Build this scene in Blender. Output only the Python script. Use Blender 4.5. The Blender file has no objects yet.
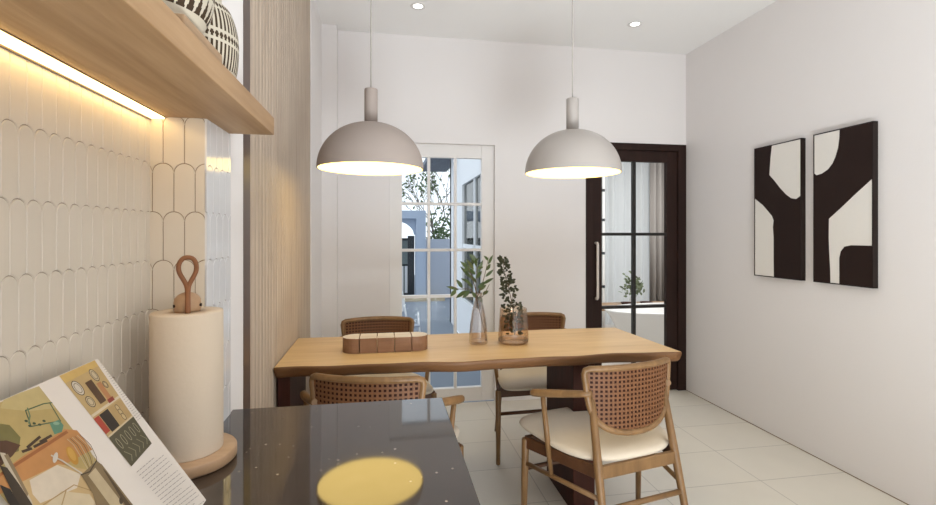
import bpy, bmesh, math, random
from mathutils import Vector, Matrix
random.seed(7)
PI = math.pi
sc = bpy.context.scene
COL = sc.collection

# ------------------------------------------------------------------ camera numbers
F, YAW, V0, H = 486.0, math.radians(9.81), 234.0, 1.277
SY, CY = math.sin(YAW), math.cos(YAW)
CAM = Vector((0, 0, H))
def ray(u, v):
    r = (u - 468) / F
    return Vector((SY + r * CY, CY - r * SY, -(v - V0) / F))
def atX(u, v, X): d = ray(u, v); return CAM + d * (X / d.x)
def atY(u, v, Y): d = ray(u, v); return CAM + d * (Y / d.y)
def atZ(u, v, Z): d = ray(u, v); return CAM + d * ((Z - H) / d.z)

# ------------------------------------------------------------------ materials
def lin(c):
    return tuple(((x / 255) / 12.92 if x / 255 <= 0.04045 else ((x / 255 + 0.055) / 1.055) ** 2.4) for x in c)
def new_mat(name):
    m = bpy.data.materials.new(name); m.use_nodes = True
    nt = m.node_tree
    b = nt.nodes['Principled BSDF']
    return m, nt, b
def col4(c): return tuple(lin(c)) + (1,)
def mat(name, c, rough=0.5, spec=0.5, var=0.04, scale=8, bump=0.0, bscale=60, metal=0.0, emis=None, estr=0, coat=0, ior=1.5):
    m, nt, b = new_mat(name)
    N, L = nt.nodes, nt.links
    b.inputs['Roughness'].default_value = rough
    b.inputs['Specular IOR Level'].default_value = spec
    b.inputs['Metallic'].default_value = metal
    b.inputs['IOR'].default_value = ior
    if coat: b.inputs['Coat Weight'].default_value = coat
    tc = N.new('ShaderNodeTexCoord')
    if var:
        nz = N.new('ShaderNodeTexNoise'); nz.inputs['Scale'].default_value = scale; nz.inputs['Detail'].default_value = 4
        L.new(tc.outputs['Object'], nz.inputs['Vector'])
        mr = N.new('ShaderNodeMapRange'); mr.inputs['To Min'].default_value = 1 - var; mr.inputs['To Max'].default_value = 1 + var
        L.new(nz.outputs['Fac'], mr.inputs['Value'])
        mx = N.new('ShaderNodeMix'); mx.data_type = 'RGBA'; mx.blend_type = 'MULTIPLY'; mx.inputs[0].default_value = 1
        mx.inputs[6].default_value = col4(c)
        L.new(mr.outputs['Result'], mx.inputs[7]); L.new(mx.outputs[2], b.inputs['Base Color'])
    else:
        b.inputs['Base Color'].default_value = col4(c)
    if bump:
        n2 = N.new('ShaderNodeTexNoise'); n2.inputs['Scale'].default_value = bscale; n2.inputs['Detail'].default_value = 3
        L.new(tc.outputs['Object'], n2.inputs['Vector'])
        bp = N.new('ShaderNodeBump'); bp.inputs['Strength'].default_value = bump; bp.inputs['Distance'].default_value = 0.01
        L.new(n2.outputs['Fac'], bp.inputs['Height']); L.new(bp.outputs['Normal'], b.inputs['Normal'])
    if emis:
        b.inputs['Emission Color'].default_value = tuple(emis) + (1,); b.inputs['Emission Strength'].default_value = estr
    return m
def wood(name, c1, c2, axis=0, rough=0.45, scale=6.0, stretch=12, spec=0.4, seed=0):
    m, nt, b = new_mat(name); N, L = nt.nodes, nt.links
    tc = N.new('ShaderNodeTexCoord'); mp = N.new('ShaderNodeMapping')
    s = [stretch, stretch, stretch]; s[axis] = 1.0
    mp.inputs['Scale'].default_value = s; mp.inputs['Location'].default_value = (seed, seed * 2, seed * 3)
    L.new(tc.outputs['Object'], mp.inputs['Vector'])
    n1 = N.new('ShaderNodeTexNoise'); n1.inputs['Scale'].default_value = scale * 0.35; n1.inputs['Detail'].default_value = 6; n1.inputs['Distortion'].default_value = 0.6
    n2 = N.new('ShaderNodeTexNoise'); n2.inputs['Scale'].default_value = scale * 1.6; n2.inputs['Detail'].default_value = 4
    L.new(mp.outputs['Vector'], n1.inputs['Vector']); L.new(mp.outputs['Vector'], n2.inputs['Vector'])
    ad = N.new('ShaderNodeMath'); ad.operation = 'MULTIPLY_ADD'; ad.inputs[1].default_value = 0.45
    L.new(n2.outputs['Fac'], ad.inputs[0]); L.new(n1.outputs['Fac'], ad.inputs[2])
    cr = N.new('ShaderNodeValToRGB')
    cr.color_ramp.elements[0].position = 0.45; cr.color_ramp.elements[0].color = col4(c2)
    cr.color_ramp.elements[1].position = 0.95; cr.color_ramp.elements[1].color = col4(c1)
    L.new(ad.outputs['Value'], cr.inputs['Fac']); L.new(cr.outputs['Color'], b.inputs['Base Color'])
    bp = N.new('ShaderNodeBump'); bp.inputs['Strength'].default_value = 0.08; bp.inputs['Distance'].default_value = 0.005
    L.new(n2.outputs['Fac'], bp.inputs['Height']); L.new(bp.outputs['Normal'], b.inputs['Normal'])
    b.inputs['Roughness'].default_value = rough; b.inputs['Specular IOR Level'].default_value = spec
    return m
def glass(name, tint=(1, 1, 1), base=0.05, edge=0.5, rough=0.02):
    m = bpy.data.materials.new(name); m.use_nodes = True; nt = m.node_tree; N, L = nt.nodes, nt.links
    N.clear()
    out = N.new('ShaderNodeOutputMaterial'); mx = N.new('ShaderNodeMixShader')
    tr = N.new('ShaderNodeBsdfTransparent'); tr.inputs['Color'].default_value = tuple(tint) + (1,)
    gl = N.new('ShaderNodeBsdfGlossy'); gl.inputs['Roughness'].default_value = rough
    lw = N.new('ShaderNodeLayerWeight'); lw.inputs['Blend'].default_value = 0.25
    mr = N.new('ShaderNodeMapRange'); mr.inputs['To Min'].default_value = base; mr.inputs['To Max'].default_value = edge
    L.new(lw.outputs['Fresnel'], mr.inputs['Value']); L.new(mr.outputs['Result'], mx.inputs['Fac'])
    L.new(tr.outputs[0], mx.inputs[1]); L.new(gl.outputs[0], mx.inputs[2]); L.new(mx.outputs[0], out.inputs['Surface'])
    return m
def emit_mat(name, c, s):
    m = bpy.data.materials.new(name); m.use_nodes = True; nt = m.node_tree; nt.nodes.clear()
    o = nt.nodes.new('ShaderNodeOutputMaterial'); e = nt.nodes.new('ShaderNodeEmission')
    e.inputs['Color'].default_value = tuple(c) + (1,); e.inputs['Strength'].default_value = s
    nt.links.new(e.outputs[0], o.inputs['Surface']); return m

M = {}
M['wall'] = mat('wall_paint', (226, 222, 221), 0.7, 0.25, 0.012, 3, 0.04, 90)
M['ceil'] = mat('ceiling_paint', (236, 235, 234), 0.8, 0.2, 0.012, 3)
M['white'] = mat('white_joinery', (226, 223, 221), 0.35, 0.4, 0.01, 5)
M['tile'] = mat('glazed_cream_tile', (208, 197, 181), 0.22, 0.5, 0.04, 9, 0.06, 25)
M['grout'] = mat('tile_grout', (120, 95, 68), 0.8, 0.2, 0.08, 40)
M['gloss_tile'] = mat('glazed_white_tile', (216, 214, 214), 0.09, 0.6, 0.02, 9, 0.03, 20)
M['pale_grout'] = mat('pale_grout', (138, 126, 114), 0.7, 0.2, 0.05, 40)
M['shelf'] = wood('oak_shelf', (172, 140, 104), (140, 106, 70), 1, 0.5, 5, 14)
M['riser'] = wood('oak_board', (168, 140, 110), (144, 116, 86), 1, 0.5, 5, 14, seed=3)
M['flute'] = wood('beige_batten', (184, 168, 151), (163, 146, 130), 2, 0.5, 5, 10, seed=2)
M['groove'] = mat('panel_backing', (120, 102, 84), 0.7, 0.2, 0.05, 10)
M['bronze'] = mat('dark_bronze_trim', (86, 68, 60), 0.4, 0.4, 0.03, 10)
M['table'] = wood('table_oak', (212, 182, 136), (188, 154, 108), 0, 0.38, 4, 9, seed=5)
M['table_edge_shaded'] = wood('table_edge_wood_shaded', (122, 84, 50), (96, 64, 36), 0, 0.5, 5, 9, seed=6)  # brown live edge; shade on edge and underside put into the colour
M['walnut'] = wood('dark_walnut_leg', (70, 36, 27), (50, 25, 18), 2, 0.6, 5, 9, 0.2, seed=1)
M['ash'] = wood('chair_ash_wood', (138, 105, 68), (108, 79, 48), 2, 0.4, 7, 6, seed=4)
M['ash_shaded'] = wood('chair_rail_shaded', (92, 58, 34), (66, 40, 22), 0, 0.45, 7, 6, seed=8)  # darker copy of the chair ash, shade below the seat in its colour
M['cane'] = mat('woven_cane', (112, 74, 46), 0.55, 0.3, 0.15, 60)
M['cane_sheet'] = mat('cane_sheet_brown', (50, 25, 17), 0.7, 0.15, 0.1, 30)  # for the dark sheet added inside the cane weave
M['cushion'] = mat('cream_upholstery', (212, 200, 182), 0.9, 0.1, 0.03, 40, 0.15, 400)
M['cream_tower'] = mat('paper_roll_white', (206, 190, 170), 0.85, 0.1, 0.015, 20, 0.05, 120)
M['holder'] = wood('holder_beech', (178, 146, 114), (154, 122, 92), 0, 0.45, 6, 8, seed=9)
M['leather'] = mat('brown_leather', (128, 84, 54), 0.55, 0.3, 0.1, 50)
M['dark'] = mat('dark_hole', (46, 32, 26), 0.6, 0.2, 0.05, 20)
M['door_dark'] = wood('dark_stained_wood', (48, 31, 26), (37, 23, 19), 2, 0.55, 6, 9, 0.18, seed=11)
M['blackbar'] = mat('black_metal_bar', (34, 30, 28), 0.4, 0.4, 0.03, 20)
M['steel'] = mat('brushed_pull_steel', (206, 196, 188), 0.35, 0.5, 0.02, 20)
M['canvas'] = mat('art_canvas_white', (224, 220, 214), 0.8, 0.1, 0.015, 60)
M['ink'] = mat('art_black_paint', (34, 18, 13), 0.6, 0.25, 0.10, 30)
M['artframe'] = mat('art_black_frame', (30, 18, 14), 0.45, 0.3, 0.03, 20)
M['dome_left'] = mat('lamp_dome_left', (164, 152, 145), 0.7, 0.2, 0.015, 10)  # left dome, darker and more matt than the right one
M['dome_right'] = mat('lamp_dome_right', (172, 165, 160), 0.42, 0.4, 0.01, 10)
M['cord'] = mat('lamp_cord_grey', (176, 170, 164), 0.7, 0.2, 0.02, 20)
M['trimring'] = mat('downlight_ring', (214, 212, 210), 0.4, 0.4, 0.01, 10)
M['liner'] = emit_mat('lamp_glowing_liner', (1.0, 0.71, 0.23), 4.4)
M['downlight'] = emit_mat('downlight_glow', (1, 0.97, 0.92), 4)
M['led'] = emit_mat('led_strip_glow', (1, 0.66, 0.26), 8)
M['pot_cream'] = mat('pot_cream_glaze', (188, 179, 162), 0.6, 0.3, 0.04, 30)
M['pot_dark'] = mat('pot_dark_slits', (62, 48, 34), 0.8, 0.2, 0.1, 30)
M['tray_wood'] = wood('smoked_block_wood', (150, 112, 84), (120, 86, 62), 0, 0.5, 8, 6, seed=12)
M['tray_top'] = wood('pale_block_top', (216, 206, 194), (196, 182, 166), 0, 0.5, 8, 6, seed=13)
M['clear'] = glass('clear_vase_glass', (0.93, 0.90, 0.88), 0.04, 0.5)
M['amber'] = glass('amber_tumbler_glass', (0.96, 0.90, 0.83), 0.03, 0.4)
M['amber_base'] = glass('amber_thick_base', (0.90, 0.80, 0.70), 0.08, 0.8)
M['pane'] = glass('window_glass', (0.97, 0.98, 0.99), 0.001, 0.08)
M['darkpane'] = glass('grey_window_glass', (0.42, 0.44, 0.43), 0.10, 0.7)
M['leaf'] = mat('olive_green_leaf', (60, 74, 36), 0.45, 0.4, 0.25, 40)
M['leaf_dark'] = mat('dark_sprig_leaf', (50, 50, 30), 0.5, 0.3, 0.3, 60)
M['stem'] = mat('plant_stem', (92, 72, 46), 0.6, 0.2, 0.1, 30)
M['paper'] = mat('book_paper', (206, 198, 190), 0.6, 0.25, 0.01, 20)
M['cover'] = mat('book_cover', (90, 80, 70), 0.6, 0.3, 0.03, 20)
M['cabinet'] = mat('cabinet_laminate', (196, 184, 168), 0.5, 0.3, 0.02, 10)
M['patio'] = mat('patio_stone', (128, 136, 146), 0.9, 0.08, 0.06, 3)
M['garden_wall'] = mat('garden_wall_paint', (172, 180, 194), 0.8, 0.2, 0.03, 2)
M['portal'] = mat('gate_portal_paint', (168, 182, 202), 0.8, 0.2, 0.03, 2)
M['ext_white'] = mat('exterior_white_render', (232, 234, 236), 0.8, 0.2, 0.02, 2)
M['sand'] = mat('planter_sand', (190, 176, 150), 0.9, 0.1, 0.1, 10)
M['gate_black'] = mat('gate_black_iron', (48, 52, 56), 0.5, 0.4, 0.05, 10)
M['gate_grey'] = mat('gate_infill_grey', (118, 130, 130), 0.6, 0.3, 0.05, 6)
M['soffit'] = wood('grey_soffit_boards', (104, 112, 126), (84, 92, 106), 1, 0.6, 5, 9, seed=14)
M['bark'] = mat('tree_bark', (104, 100, 92), 0.9, 0.1, 0.2, 20)
M['foliage'] = mat('tree_foliage', (92, 112, 78), 0.7, 0.2, 0.3, 10)
M['sheer'] = mat('sheer_white_curtain', (226, 226, 224), 0.9, 0.1, 0.02, 8)
m_ = M['sheer']; nt_ = m_.node_tree; pb_ = nt_.nodes['Principled BSDF']; tl__ = nt_.nodes.new('ShaderNodeBsdfTranslucent'); tl__.inputs['Color'].default_value = col4((232, 232, 230)); mx_ = nt_.nodes.new('ShaderNodeMixShader'); mx_.inputs[0].default_value = 0.55
nt_.links.new(pb_.outputs[0], mx_.inputs[1]); nt_.links.new(tl__.outputs[0], mx_.inputs[2]); nt_.links.new(mx_.outputs[0], nt_.nodes['Material Output'].inputs['Surface'])
M['drape'] = mat('grey_drape', (166, 160, 155), 0.9, 0.1, 0.03, 8)
M['tub'] = mat('tub_enamel', (232, 230, 226), 0.25, 0.5, 0.01, 5)
M['tub_grey'] = mat('tub_outer_grey', (168, 166, 160), 0.4, 0.4, 0.02, 5)
M['bath_floor'] = mat('bath_floor', (196, 188, 178), 0.5, 0.3, 0.03, 5)
M['plant_green'] = mat('bath_plant_green', (110, 120, 92), 0.6, 0.3, 0.2, 30)

def floor_mat():
    m, nt, b = new_mat('floor_porcelain_tile'); N, L = nt.nodes, nt.links
    tc = N.new('ShaderNodeTexCoord'); mp = N.new('ShaderNodeMapping')
    mp.inputs['Location'].default_value = (-1.343, -2.222, 0)
    L.new(tc.outputs['Object'], mp.inputs['Vector'])
    br = N.new('ShaderNodeTexBrick'); br.offset = 0.0; br.squash = 1.0
    br.inputs['Scale'].default_value = 1.0; br.inputs['Brick Width'].default_value = 0.578; br.inputs['Row Height'].default_value = 0.352
    br.inputs['Mortar Size'].default_value = 0.0028; br.inputs['Mortar Smooth'].default_value = 0.2; br.inputs['Bias'].default_value = -0.2
    br.inputs['Color1'].default_value = col4((216, 210, 198)); br.inputs['Color2'].default_value = col4((211, 206, 196)); br.inputs['Mortar'].default_value = col4((182, 176, 166))
    L.new(mp.outputs['Vector'], br.inputs['Vector'])
    nz = N.new('ShaderNodeTexNoise'); nz.inputs['Scale'].default_value = 5; nz.inputs['Detail'].default_value = 5
    L.new(tc.outputs['Object'], nz.inputs['Vector'])
    mr = N.new('ShaderNodeMapRange'); mr.inputs['To Min'].default_value = 0.95; mr.inputs['To Max'].default_value = 1.05
    L.new(nz.outputs['Fac'], mr.inputs['Value'])
    mx = N.new('ShaderNodeMix'); mx.data_type = 'RGBA'; mx.blend_type = 'MULTIPLY'; mx.inputs[0].default_value = 1
    L.new(br.outputs['Color'], mx.inputs[6]); L.new(mr.outputs['Result'], mx.inputs[7]); L.new(mx.outputs[2], b.inputs['Base Color'])
    b.inputs['Roughness'].default_value = 0.38; b.inputs['Specular IOR Level'].default_value = 0.45
    return m
M['floor'] = floor_mat()
def granite():
    m, nt, b = new_mat('black_granite'); N, L = nt.nodes, nt.links
    tc = N.new('ShaderNodeTexCoord')
    vo = N.new('ShaderNodeTexVoronoi'); vo.inputs['Scale'].default_value = 40; vo.inputs['Randomness'].default_value = 1
    nz = N.new('ShaderNodeTexNoise'); nz.inputs['Scale'].default_value = 26; nz.inputs['Detail'].default_value = 8
    L.new(tc.outputs['Object'], vo.inputs['Vector']); L.new(tc.outputs['Object'], nz.inputs['Vector'])
    r1 = N.new('ShaderNodeMapRange'); r1.inputs['From Min'].default_value = 0.07; r1.inputs['From Max'].default_value = 0.12; r1.inputs['To Min'].default_value = 1; r1.inputs['To Max'].default_value = 0
    L.new(vo.outputs['Distance'], r1.inputs['Value'])
    sep = N.new('ShaderNodeSeparateColor'); L.new(vo.outputs['Color'], sep.inputs['Color'])
    gt = N.new('ShaderNodeMath'); gt.operation = 'GREATER_THAN'; gt.inputs[1].default_value = 0.5; L.new(sep.outputs['Red'], gt.inputs[0])
    mu = N.new('ShaderNodeMath'); mu.operation = 'MULTIPLY'; L.new(r1.outputs['Result'], mu.inputs[0]); L.new(gt.outputs['Value'], mu.inputs[1])
    cr = N.new('ShaderNodeValToRGB'); cr.color_ramp.elements[0].position = 0.35; cr.color_ramp.elements[0].color = col4((40, 31, 26)); cr.color_ramp.elements[1].position = 0.75; cr.color_ramp.elements[1].color = col4((58, 46, 39))
    L.new(nz.outputs['Fac'], cr.inputs['Fac'])
    mx = N.new('ShaderNodeMix'); mx.data_type = 'RGBA'; mx.inputs[7].default_value = col4((150, 138, 126))
    L.new(mu.outputs['Value'], mx.inputs[0]); L.new(cr.outputs['Color'], mx.inputs[6]); L.new(mx.outputs[2], b.inputs['Base Color'])
    b.inputs['Roughness'].default_value = 0.05; b.inputs['IOR'].default_value = 1.78
    return m
M['granite'] = granite()

# ------------------------------------------------------------------ mesh helpers
class MB:
    def __init__(s): s.v = []; s.f = []; s.mi = []; s.sm = []
    def add(s, verts, faces, mi=0, smooth=False):
        o = len(s.v); s.v += [tuple(p) for p in verts]
        for f in faces: s.f.append([i + o for i in f]); s.mi.append(mi); s.sm.append(smooth)
        return s
    def box(s, a, b, mi=0):
        x0, y0, z0 = [min(p, q) for p, q in zip(a, b)]; x1, y1, z1 = [max(p, q) for p, q in zip(a, b)]
        return s.add([(x0, y0, z0), (x1, y0, z0), (x1, y1, z0), (x0, y1, z0), (x0, y0, z1), (x1, y0, z1), (x1, y1, z1), (x0, y1, z1)],
              [(0, 3, 2, 1), (4, 5, 6, 7), (0, 1, 5, 4), (1, 2, 6, 5), (2, 3, 7, 6), (3, 0, 4, 7)], mi)
    def tube(s, pts, rad, n=12, closed=False, mi=0, squash=1.0):
        pts = [Vector(p) for p in pts]; k = len(pts)
        R = rad if isinstance(rad, (list, tuple)) else [rad] * k
        rings = []; prevn = None
        for i, p in enumerate(pts):
            if closed: t = (pts[(i + 1) % k] - pts[i - 1])
            else: t = pts[min(i + 1, k - 1)] - pts[max(i - 1, 0)]
            t.normalize()
            if prevn is None:
                a = Vector((0, 0, 1)) if abs(t.z) < 0.9 else Vector((1, 0, 0))
                nn = (a - t * a.dot(t)).normalized()
            else:
                nn = (prevn - t * prevn.dot(t)); nn = nn.normalized() if nn.length > 1e-6 else prevn
            prevn = nn; bb = t.cross(nn)
            rings.append([p + (nn * math.cos(2 * PI * j / n) + bb * math.sin(2 * PI * j / n) * squash) * R[i] for j in range(n)])
        vs = [q for r in rings for q in r]; fs = []
        m = k if closed else k - 1
        for i in range(m):
            a = i * n; b2 = ((i + 1) % k) * n
            for j in range(n): fs.append((a + j, a + (j + 1) % n, b2 + (j + 1) % n, b2 + j))
        s.add(vs, fs, mi, True)
        if not closed:
            o = len(s.v) - len(vs)
            s.f.append([o + j for j in range(n)][::-1]); s.mi.append(mi); s.sm.append(False)
            s.f.append([o + (k - 1) * n + j for j in range(n)]); s.mi.append(mi); s.sm.append(False)
        return s
    def lathe(s, prof, n=48, c=(0, 0, 0), mi=0, sx=1, sy=1, cap=True, matf=None):
        vs = []; fs = []
        for (r, z) in prof:
            for j in range(n):
                a = 2 * PI * j / n; vs.append((c[0] + r * math.cos(a) * sx, c[1] + r * math.sin(a) * sy, c[2] + z))
        o = len(s.v); s.v += vs
        for i in range(len(prof) - 1):
            for j in range(n):
                s.f.append([o + i * n + j, o + i * n + (j + 1) % n, o + (i + 1) * n + (j + 1) % n, o + (i + 1) * n + j])
                s.mi.append(matf(i, j) if matf else mi); s.sm.append(True)
        if cap:
            if prof[0][0] > 1e-5: s.f.append([o + j for j in range(n)][::-1]); s.mi.append(mi); s.sm.append(False)
            if prof[-1][0] > 1e-5: s.f.append([o + (len(prof) - 1) * n + j for j in range(n)]); s.mi.append(mi); s.sm.append(False)
        return s
    def prism(s, poly, fn, d0, d1, mi=0):
        """poly: 2-D outline, fn(a,b,d)->xyz, extruded from d0 to d1"""
        n = len(poly)
        vs = [fn(a, b, d0) for a, b in poly] + [fn(a, b, d1) for a, b in poly]
        fs = [tuple(range(n))[::-1], tuple(range(n, 2 * n))] + [(i, (i + 1) % n, n + (i + 1) % n, n + i) for i in range(n)]
        return s.add(vs, fs, mi)
    def build(s, name, mats, parent=None, loc=None, bevel=0, fix=True, solid=0):
        me = bpy.data.meshes.new(name); me.from_pydata(s.v, [], s.f); 
        for i, p in enumerate(me.polygons): p.material_index = s.mi[i]; p.use_smooth = s.sm[i]
        if not isinstance(mats, (list, tuple)): mats = [mats]
        for m in mats: me.materials.append(m)
        if fix:
            bm = bmesh.new(); bm.from_mesh(me); bmesh.ops.recalc_face_normals(bm, faces=bm.faces); bm.to_mesh(me); bm.free()
        me.update()
        o = bpy.data.objects.new(name, me); COL.objects.link(o)
        if parent: o.parent = parent
        if loc: o.location = loc
        if bevel:
            md = o.modifiers.new('Bevel', 'BEVEL'); md.width = bevel; md.segments = 3; md.limit_method = 'ANGLE'
        if solid:
            md = o.modifiers.new('Solidify', 'SOLIDIFY'); md.thickness = solid; md.offset = 0
        return o
def empty(name, loc=(0, 0, 0), rz=0):
    o = bpy.data.objects.new(name, None); COL.objects.link(o); o.location = loc; o.rotation_euler = (0, 0, rz); o.empty_display_size = 0.1
    return o
def tag(o, label, cat, group=None):
    o['label'] = label; o['category'] = cat
    if group: o['group'] = group
    return o
def struct(o): o['kind'] = 'structure'; return o
def copy_tree(o, parent=None):
    c = o.copy(); COL.objects.link(c)
    if parent: c.parent = parent
    for ch in list(o.children): copy_tree(ch, c)
    return c
def boxo(name, a, b, m, parent=None, bevel=0): return MB().box(a, b).build(name, m, parent, bevel=bevel)
def smooth_path(pts, sub=6):
    pts = [Vector(p) for p in pts]; out = []
    for i in range(len(pts) - 1):
        p0, p1, p2, p3 = pts[max(i - 1, 0)], pts[i], pts[i + 1], pts[min(i + 2, len(pts) - 1)]
        for k in range(sub):
            t = k / sub
            out.append(0.5 * ((2 * p1) + (p2 - p0) * t + (2 * p0 - 5 * p1 + 4 * p2 - p3) * t * t + (3 * p1 - p0 - 3 * p2 + p3) * t ** 3))
    out.append(pts[-1]); return out

# ------------------------------------------------------------------ room shell
HC = 2.745; XR = 2.435; YB = 3.614; XT = -0.458; XP = -0.357; XL = -0.43; YREAR = -2.6
def S(name, a, b, m): return struct(boxo(name, a, b, m))
S('floor', (-0.9, YREAR, -0.06), (XR + 0.12, YB + 0.02, 0), M['floor'])
S('ceiling', (-0.9, YREAR, HC), (XR + 0.12, YB + 0.14, HC + 0.1), M['ceil'])
S('floor_line_right', (XR - 0.002, YREAR, 0), (XR, YB, 0.0035), M['grout'])  # thin brown line along the foot of the right wall
S('wall_right', (XR, YREAR, 0), (XR + 0.12, YB, HC), M['wall'])
# back wall with two door openings
DX0, DX1, DZ = 0.040, 0.832, 1.955       # white french door
EX0, EX1, EZ = 1.566, XR, 2.005          # dark door
wb = MB()
for a, b in (((-0.9, YB, 0), (DX0, YB + 0.13, HC)), ((DX0, YB, DZ), (DX1, YB + 0.13, HC)), ((DX1, YB, 0), (EX0, YB + 0.13, HC)),
             ((EX0, YB, EZ), (XR + 0.12, YB + 0.13, HC))):
    wb.box(a, b)
struct(wb.build('wall_back', M['wall']))
S('wall_left', (-0.9, 3.030, 0), (XL, YB, HC), M['wall'])
S('wall_left_recess', (-0.9, 1.33, 0), (XL - 0.020, 3.030, HC), M['wall'])
S('trim_1', (XL, 3.52, 0), (-0.327, YB, HC), M['wall'])                 # corner pier
S('trim_2', (XL - 0.020, 1.602, 0), (XL + 0.001, 1.680, HC), M['bronze'])        # dark strip beside the battens
S('wall_kitchen', (-0.9, YREAR, 0), (XT - 0.004, 1.06, HC), M['pale_grout'])
S('wall_partition', (-0.9, 1.0625, 0), (XP, 1.33, HC), M['wall'])
# rear wall (behind the camera) with a wide window opening
wr = MB()
for a, b in (((-0.9, YREAR - 0.12, 0), (1.2, YREAR, HC)), ((2.35, YREAR - 0.12, 0), (XR + 0.12, YREAR, HC)), ((1.2, YREAR - 0.12, 2.45), (2.35, YREAR, HC)), ((1.2, YREAR - 0.12, 0), (2.35, YREAR, 0.25))):
    wr.box(a, b)
struct(wr.build('wall_rear', M['wall']))
# fluted panel
fl = MB(); pitch = 0.0475; y = 1.680; prof = []
while y < 3.03 - pitch * 0.5:
    prof += [(y, 0.0), (y + 0.004, 0.0)] + [(y + 0.004 + (pitch - 0.0045) * (0.5 - 0.5 * math.cos(PI * k / 10)), 0.004 + 0.016 * math.sin(PI * k / 10)) for k in range(11)]
    y += pitch
prof.append((y, 0.0)); YF = y
n = len(prof)
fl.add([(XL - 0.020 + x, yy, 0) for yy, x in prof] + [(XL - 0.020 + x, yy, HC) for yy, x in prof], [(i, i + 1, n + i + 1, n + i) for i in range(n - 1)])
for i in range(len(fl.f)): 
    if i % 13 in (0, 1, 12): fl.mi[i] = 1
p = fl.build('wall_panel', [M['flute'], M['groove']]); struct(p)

# arched tiles ---------------------------------------------------------------
def arch_tiles(mb, fn, s0, s1, z0, z1, w, rowh, apex, off, depth=0.0035):
    """fn(s,z,d)->xyz. one tile per arch, rows offset by half"""
    r = w / 2
    def outline(cx, az, g):
        pts = []; zc = az - r; az2 = az - rowh
        for k in range(13):
            a = PI * k / 12; pts.append((cx + (r - g) * math.cos(a), zc + (r - g) * math.sin(a)))
        # left side down, bottom: two concave quarter arcs of the row below
        R2 = r + g; zc2 = az2 - r
        th0 = math.asin(min(1, g / R2)); th1 = PI / 2
        for k in range(7):
            a = th1 - (th1 - th0 * 0) * k / 6
            x = cx - r + R2 * math.cos(a)
            if x > cx - 0.0003: x = cx - 0.0003
            if x < cx - r + g: x = cx - r + g
            pts.append((x, zc2 + R2 * math.sin(a)))
        for k in range(7):
            a = PI - (PI / 2) * k / 6
            x = cx + r + R2 * math.cos(a)
            if x < cx + 0.0003: x = cx + 0.0003
            if x > cx + r - g: x = cx + r - g
            pts.append((x, zc2 + R2 * math.sin(a)))
        return pts
    k0 = int(math.floor((z0 - apex) / rowh)); k1 = int(math.ceil((z1 + rowh * 1.6 - apex) / rowh))
    cl = lambda q: (min(max(q[0], s0), s1), min(max(q[1], z0), z1))
    for k in range(k0, k1 + 1):
        az = apex + k * rowh; o = off + (r if k % 2 else 0)
        i0 = int(math.floor((s0 - o) / w)) - 1; i1 = int(math.ceil((s1 - o) / w)) + 1
        for i in range(i0, i1 + 1):
            cx = o + r + i * w
            if cx + r < s0 + 0.004 or cx - r > s1 - 0.003 or az < z0 + 0.002 or az - rowh - r > z1: continue
            A = [cl(q) for q in outline(cx, az, 0.0004)]; B = [cl(q) for q in outline(cx, az, 0.0013)]
            m = len(A)
            vs = [fn(a, b, 0) for a, b in A] + [fn(a, b, depth * 0.6) for a, b in A] + [fn(a, b, depth) for a, b in B]
            fs = [tuple(range(2 * m, 3 * m))]
            for j in range(m):
                q = (j + 1) % m; fs += [(j, q, m + q, m + j), (m + j, m + q, 2 * m + q, 2 * m + j)]
            mb.add(vs, fs)
def tile_wall(name, fn, s0, s1, z0, z1, w, rowh, apex, off, mt, mg):
    mb = MB(); arch_tiles(mb, fn, s0, s1, z0, z1, w, rowh, apex, off)
    k = len(mb.f)
    mb.add([fn(s0, z0, 0.0022), fn(s1, z0, 0.0022), fn(s1, z1, 0.0022), fn(s0, z1, 0.0022)], [(0, 1, 2, 3)], 1)
    return struct(mb.build(name, [mt, mg], fix=True))
ZC = 0.857; ZS = 1.51
tile_wall('wall_tile_left', lambda s, z, d: (XT - 0.0035 + d, s, z), -0.30, 1.06, ZC, ZS, 0.0290, 0.0970, 1.4190, 0.0105, M['tile'], M['pale_grout'])
tile_wall('wall_tile_return', lambda s, z, d: (s, 1.062 - d, z), XT, XP, ZC, ZS, 0.0394, 0.0970, 1.4185, -0.454, M['tile'], M['grout'])
tile_wall('wall_tile_end', lambda s, z, d: (XP + d, s, z), 1.0585, 1.215, ZC, ZS, 0.0394, 0.0970, 1.4185, 1.06, M['gloss_tile'], M['pale_grout'])

# ------------------------------------------------------------------ doors
def glazed(name, x0, x1, z0, z1, y, gx0, gx1, gz0, gz1, cols, rows, th, mf, mb_, bar, mp):
    r = empty(name, (x0, y, 0)); struct(r)
    def bx(nm, a, b, m, bev=0.003): 
        return boxo(nm, (a[0] - x0, a[1] - y, a[2]), (b[0] - x0, b[1] - y, b[2]), m, r, bev)
    bx('stile', (x0, y, z0), (gx0, y + th, z1), mf); bx('stile', (gx1, y, z0), (x1, y + th, z1), mf)
    bx('rail', (gx0, y, z0), (gx1, y + th, gz0), mf); bx('rail', (gx0, y, gz1), (gx1, y + th, z1), mf)
    for i in range(1, cols):
        x = gx0 + (gx1 - gx0) * i / cols; bx('muntin', (x - bar / 2, y + 0.004, gz0), (x + bar / 2, y + th - 0.004, gz1), mb_, 0.002)
    for j in range(1, rows):
        z = gz0 + (gz1 - gz0) * j / rows; bx('glazing_bar', (gx0, y + 0.003, z - bar / 2), (gx1, y + th - 0.003, z + bar / 2), mb_, 0.002)
    bx('glass_pane', (gx0, y + th / 2 - 0.002, gz0), (gx1, y + th / 2 + 0.002, gz1), mp, 0)
    return r
y1 = YB + 0.028
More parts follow.
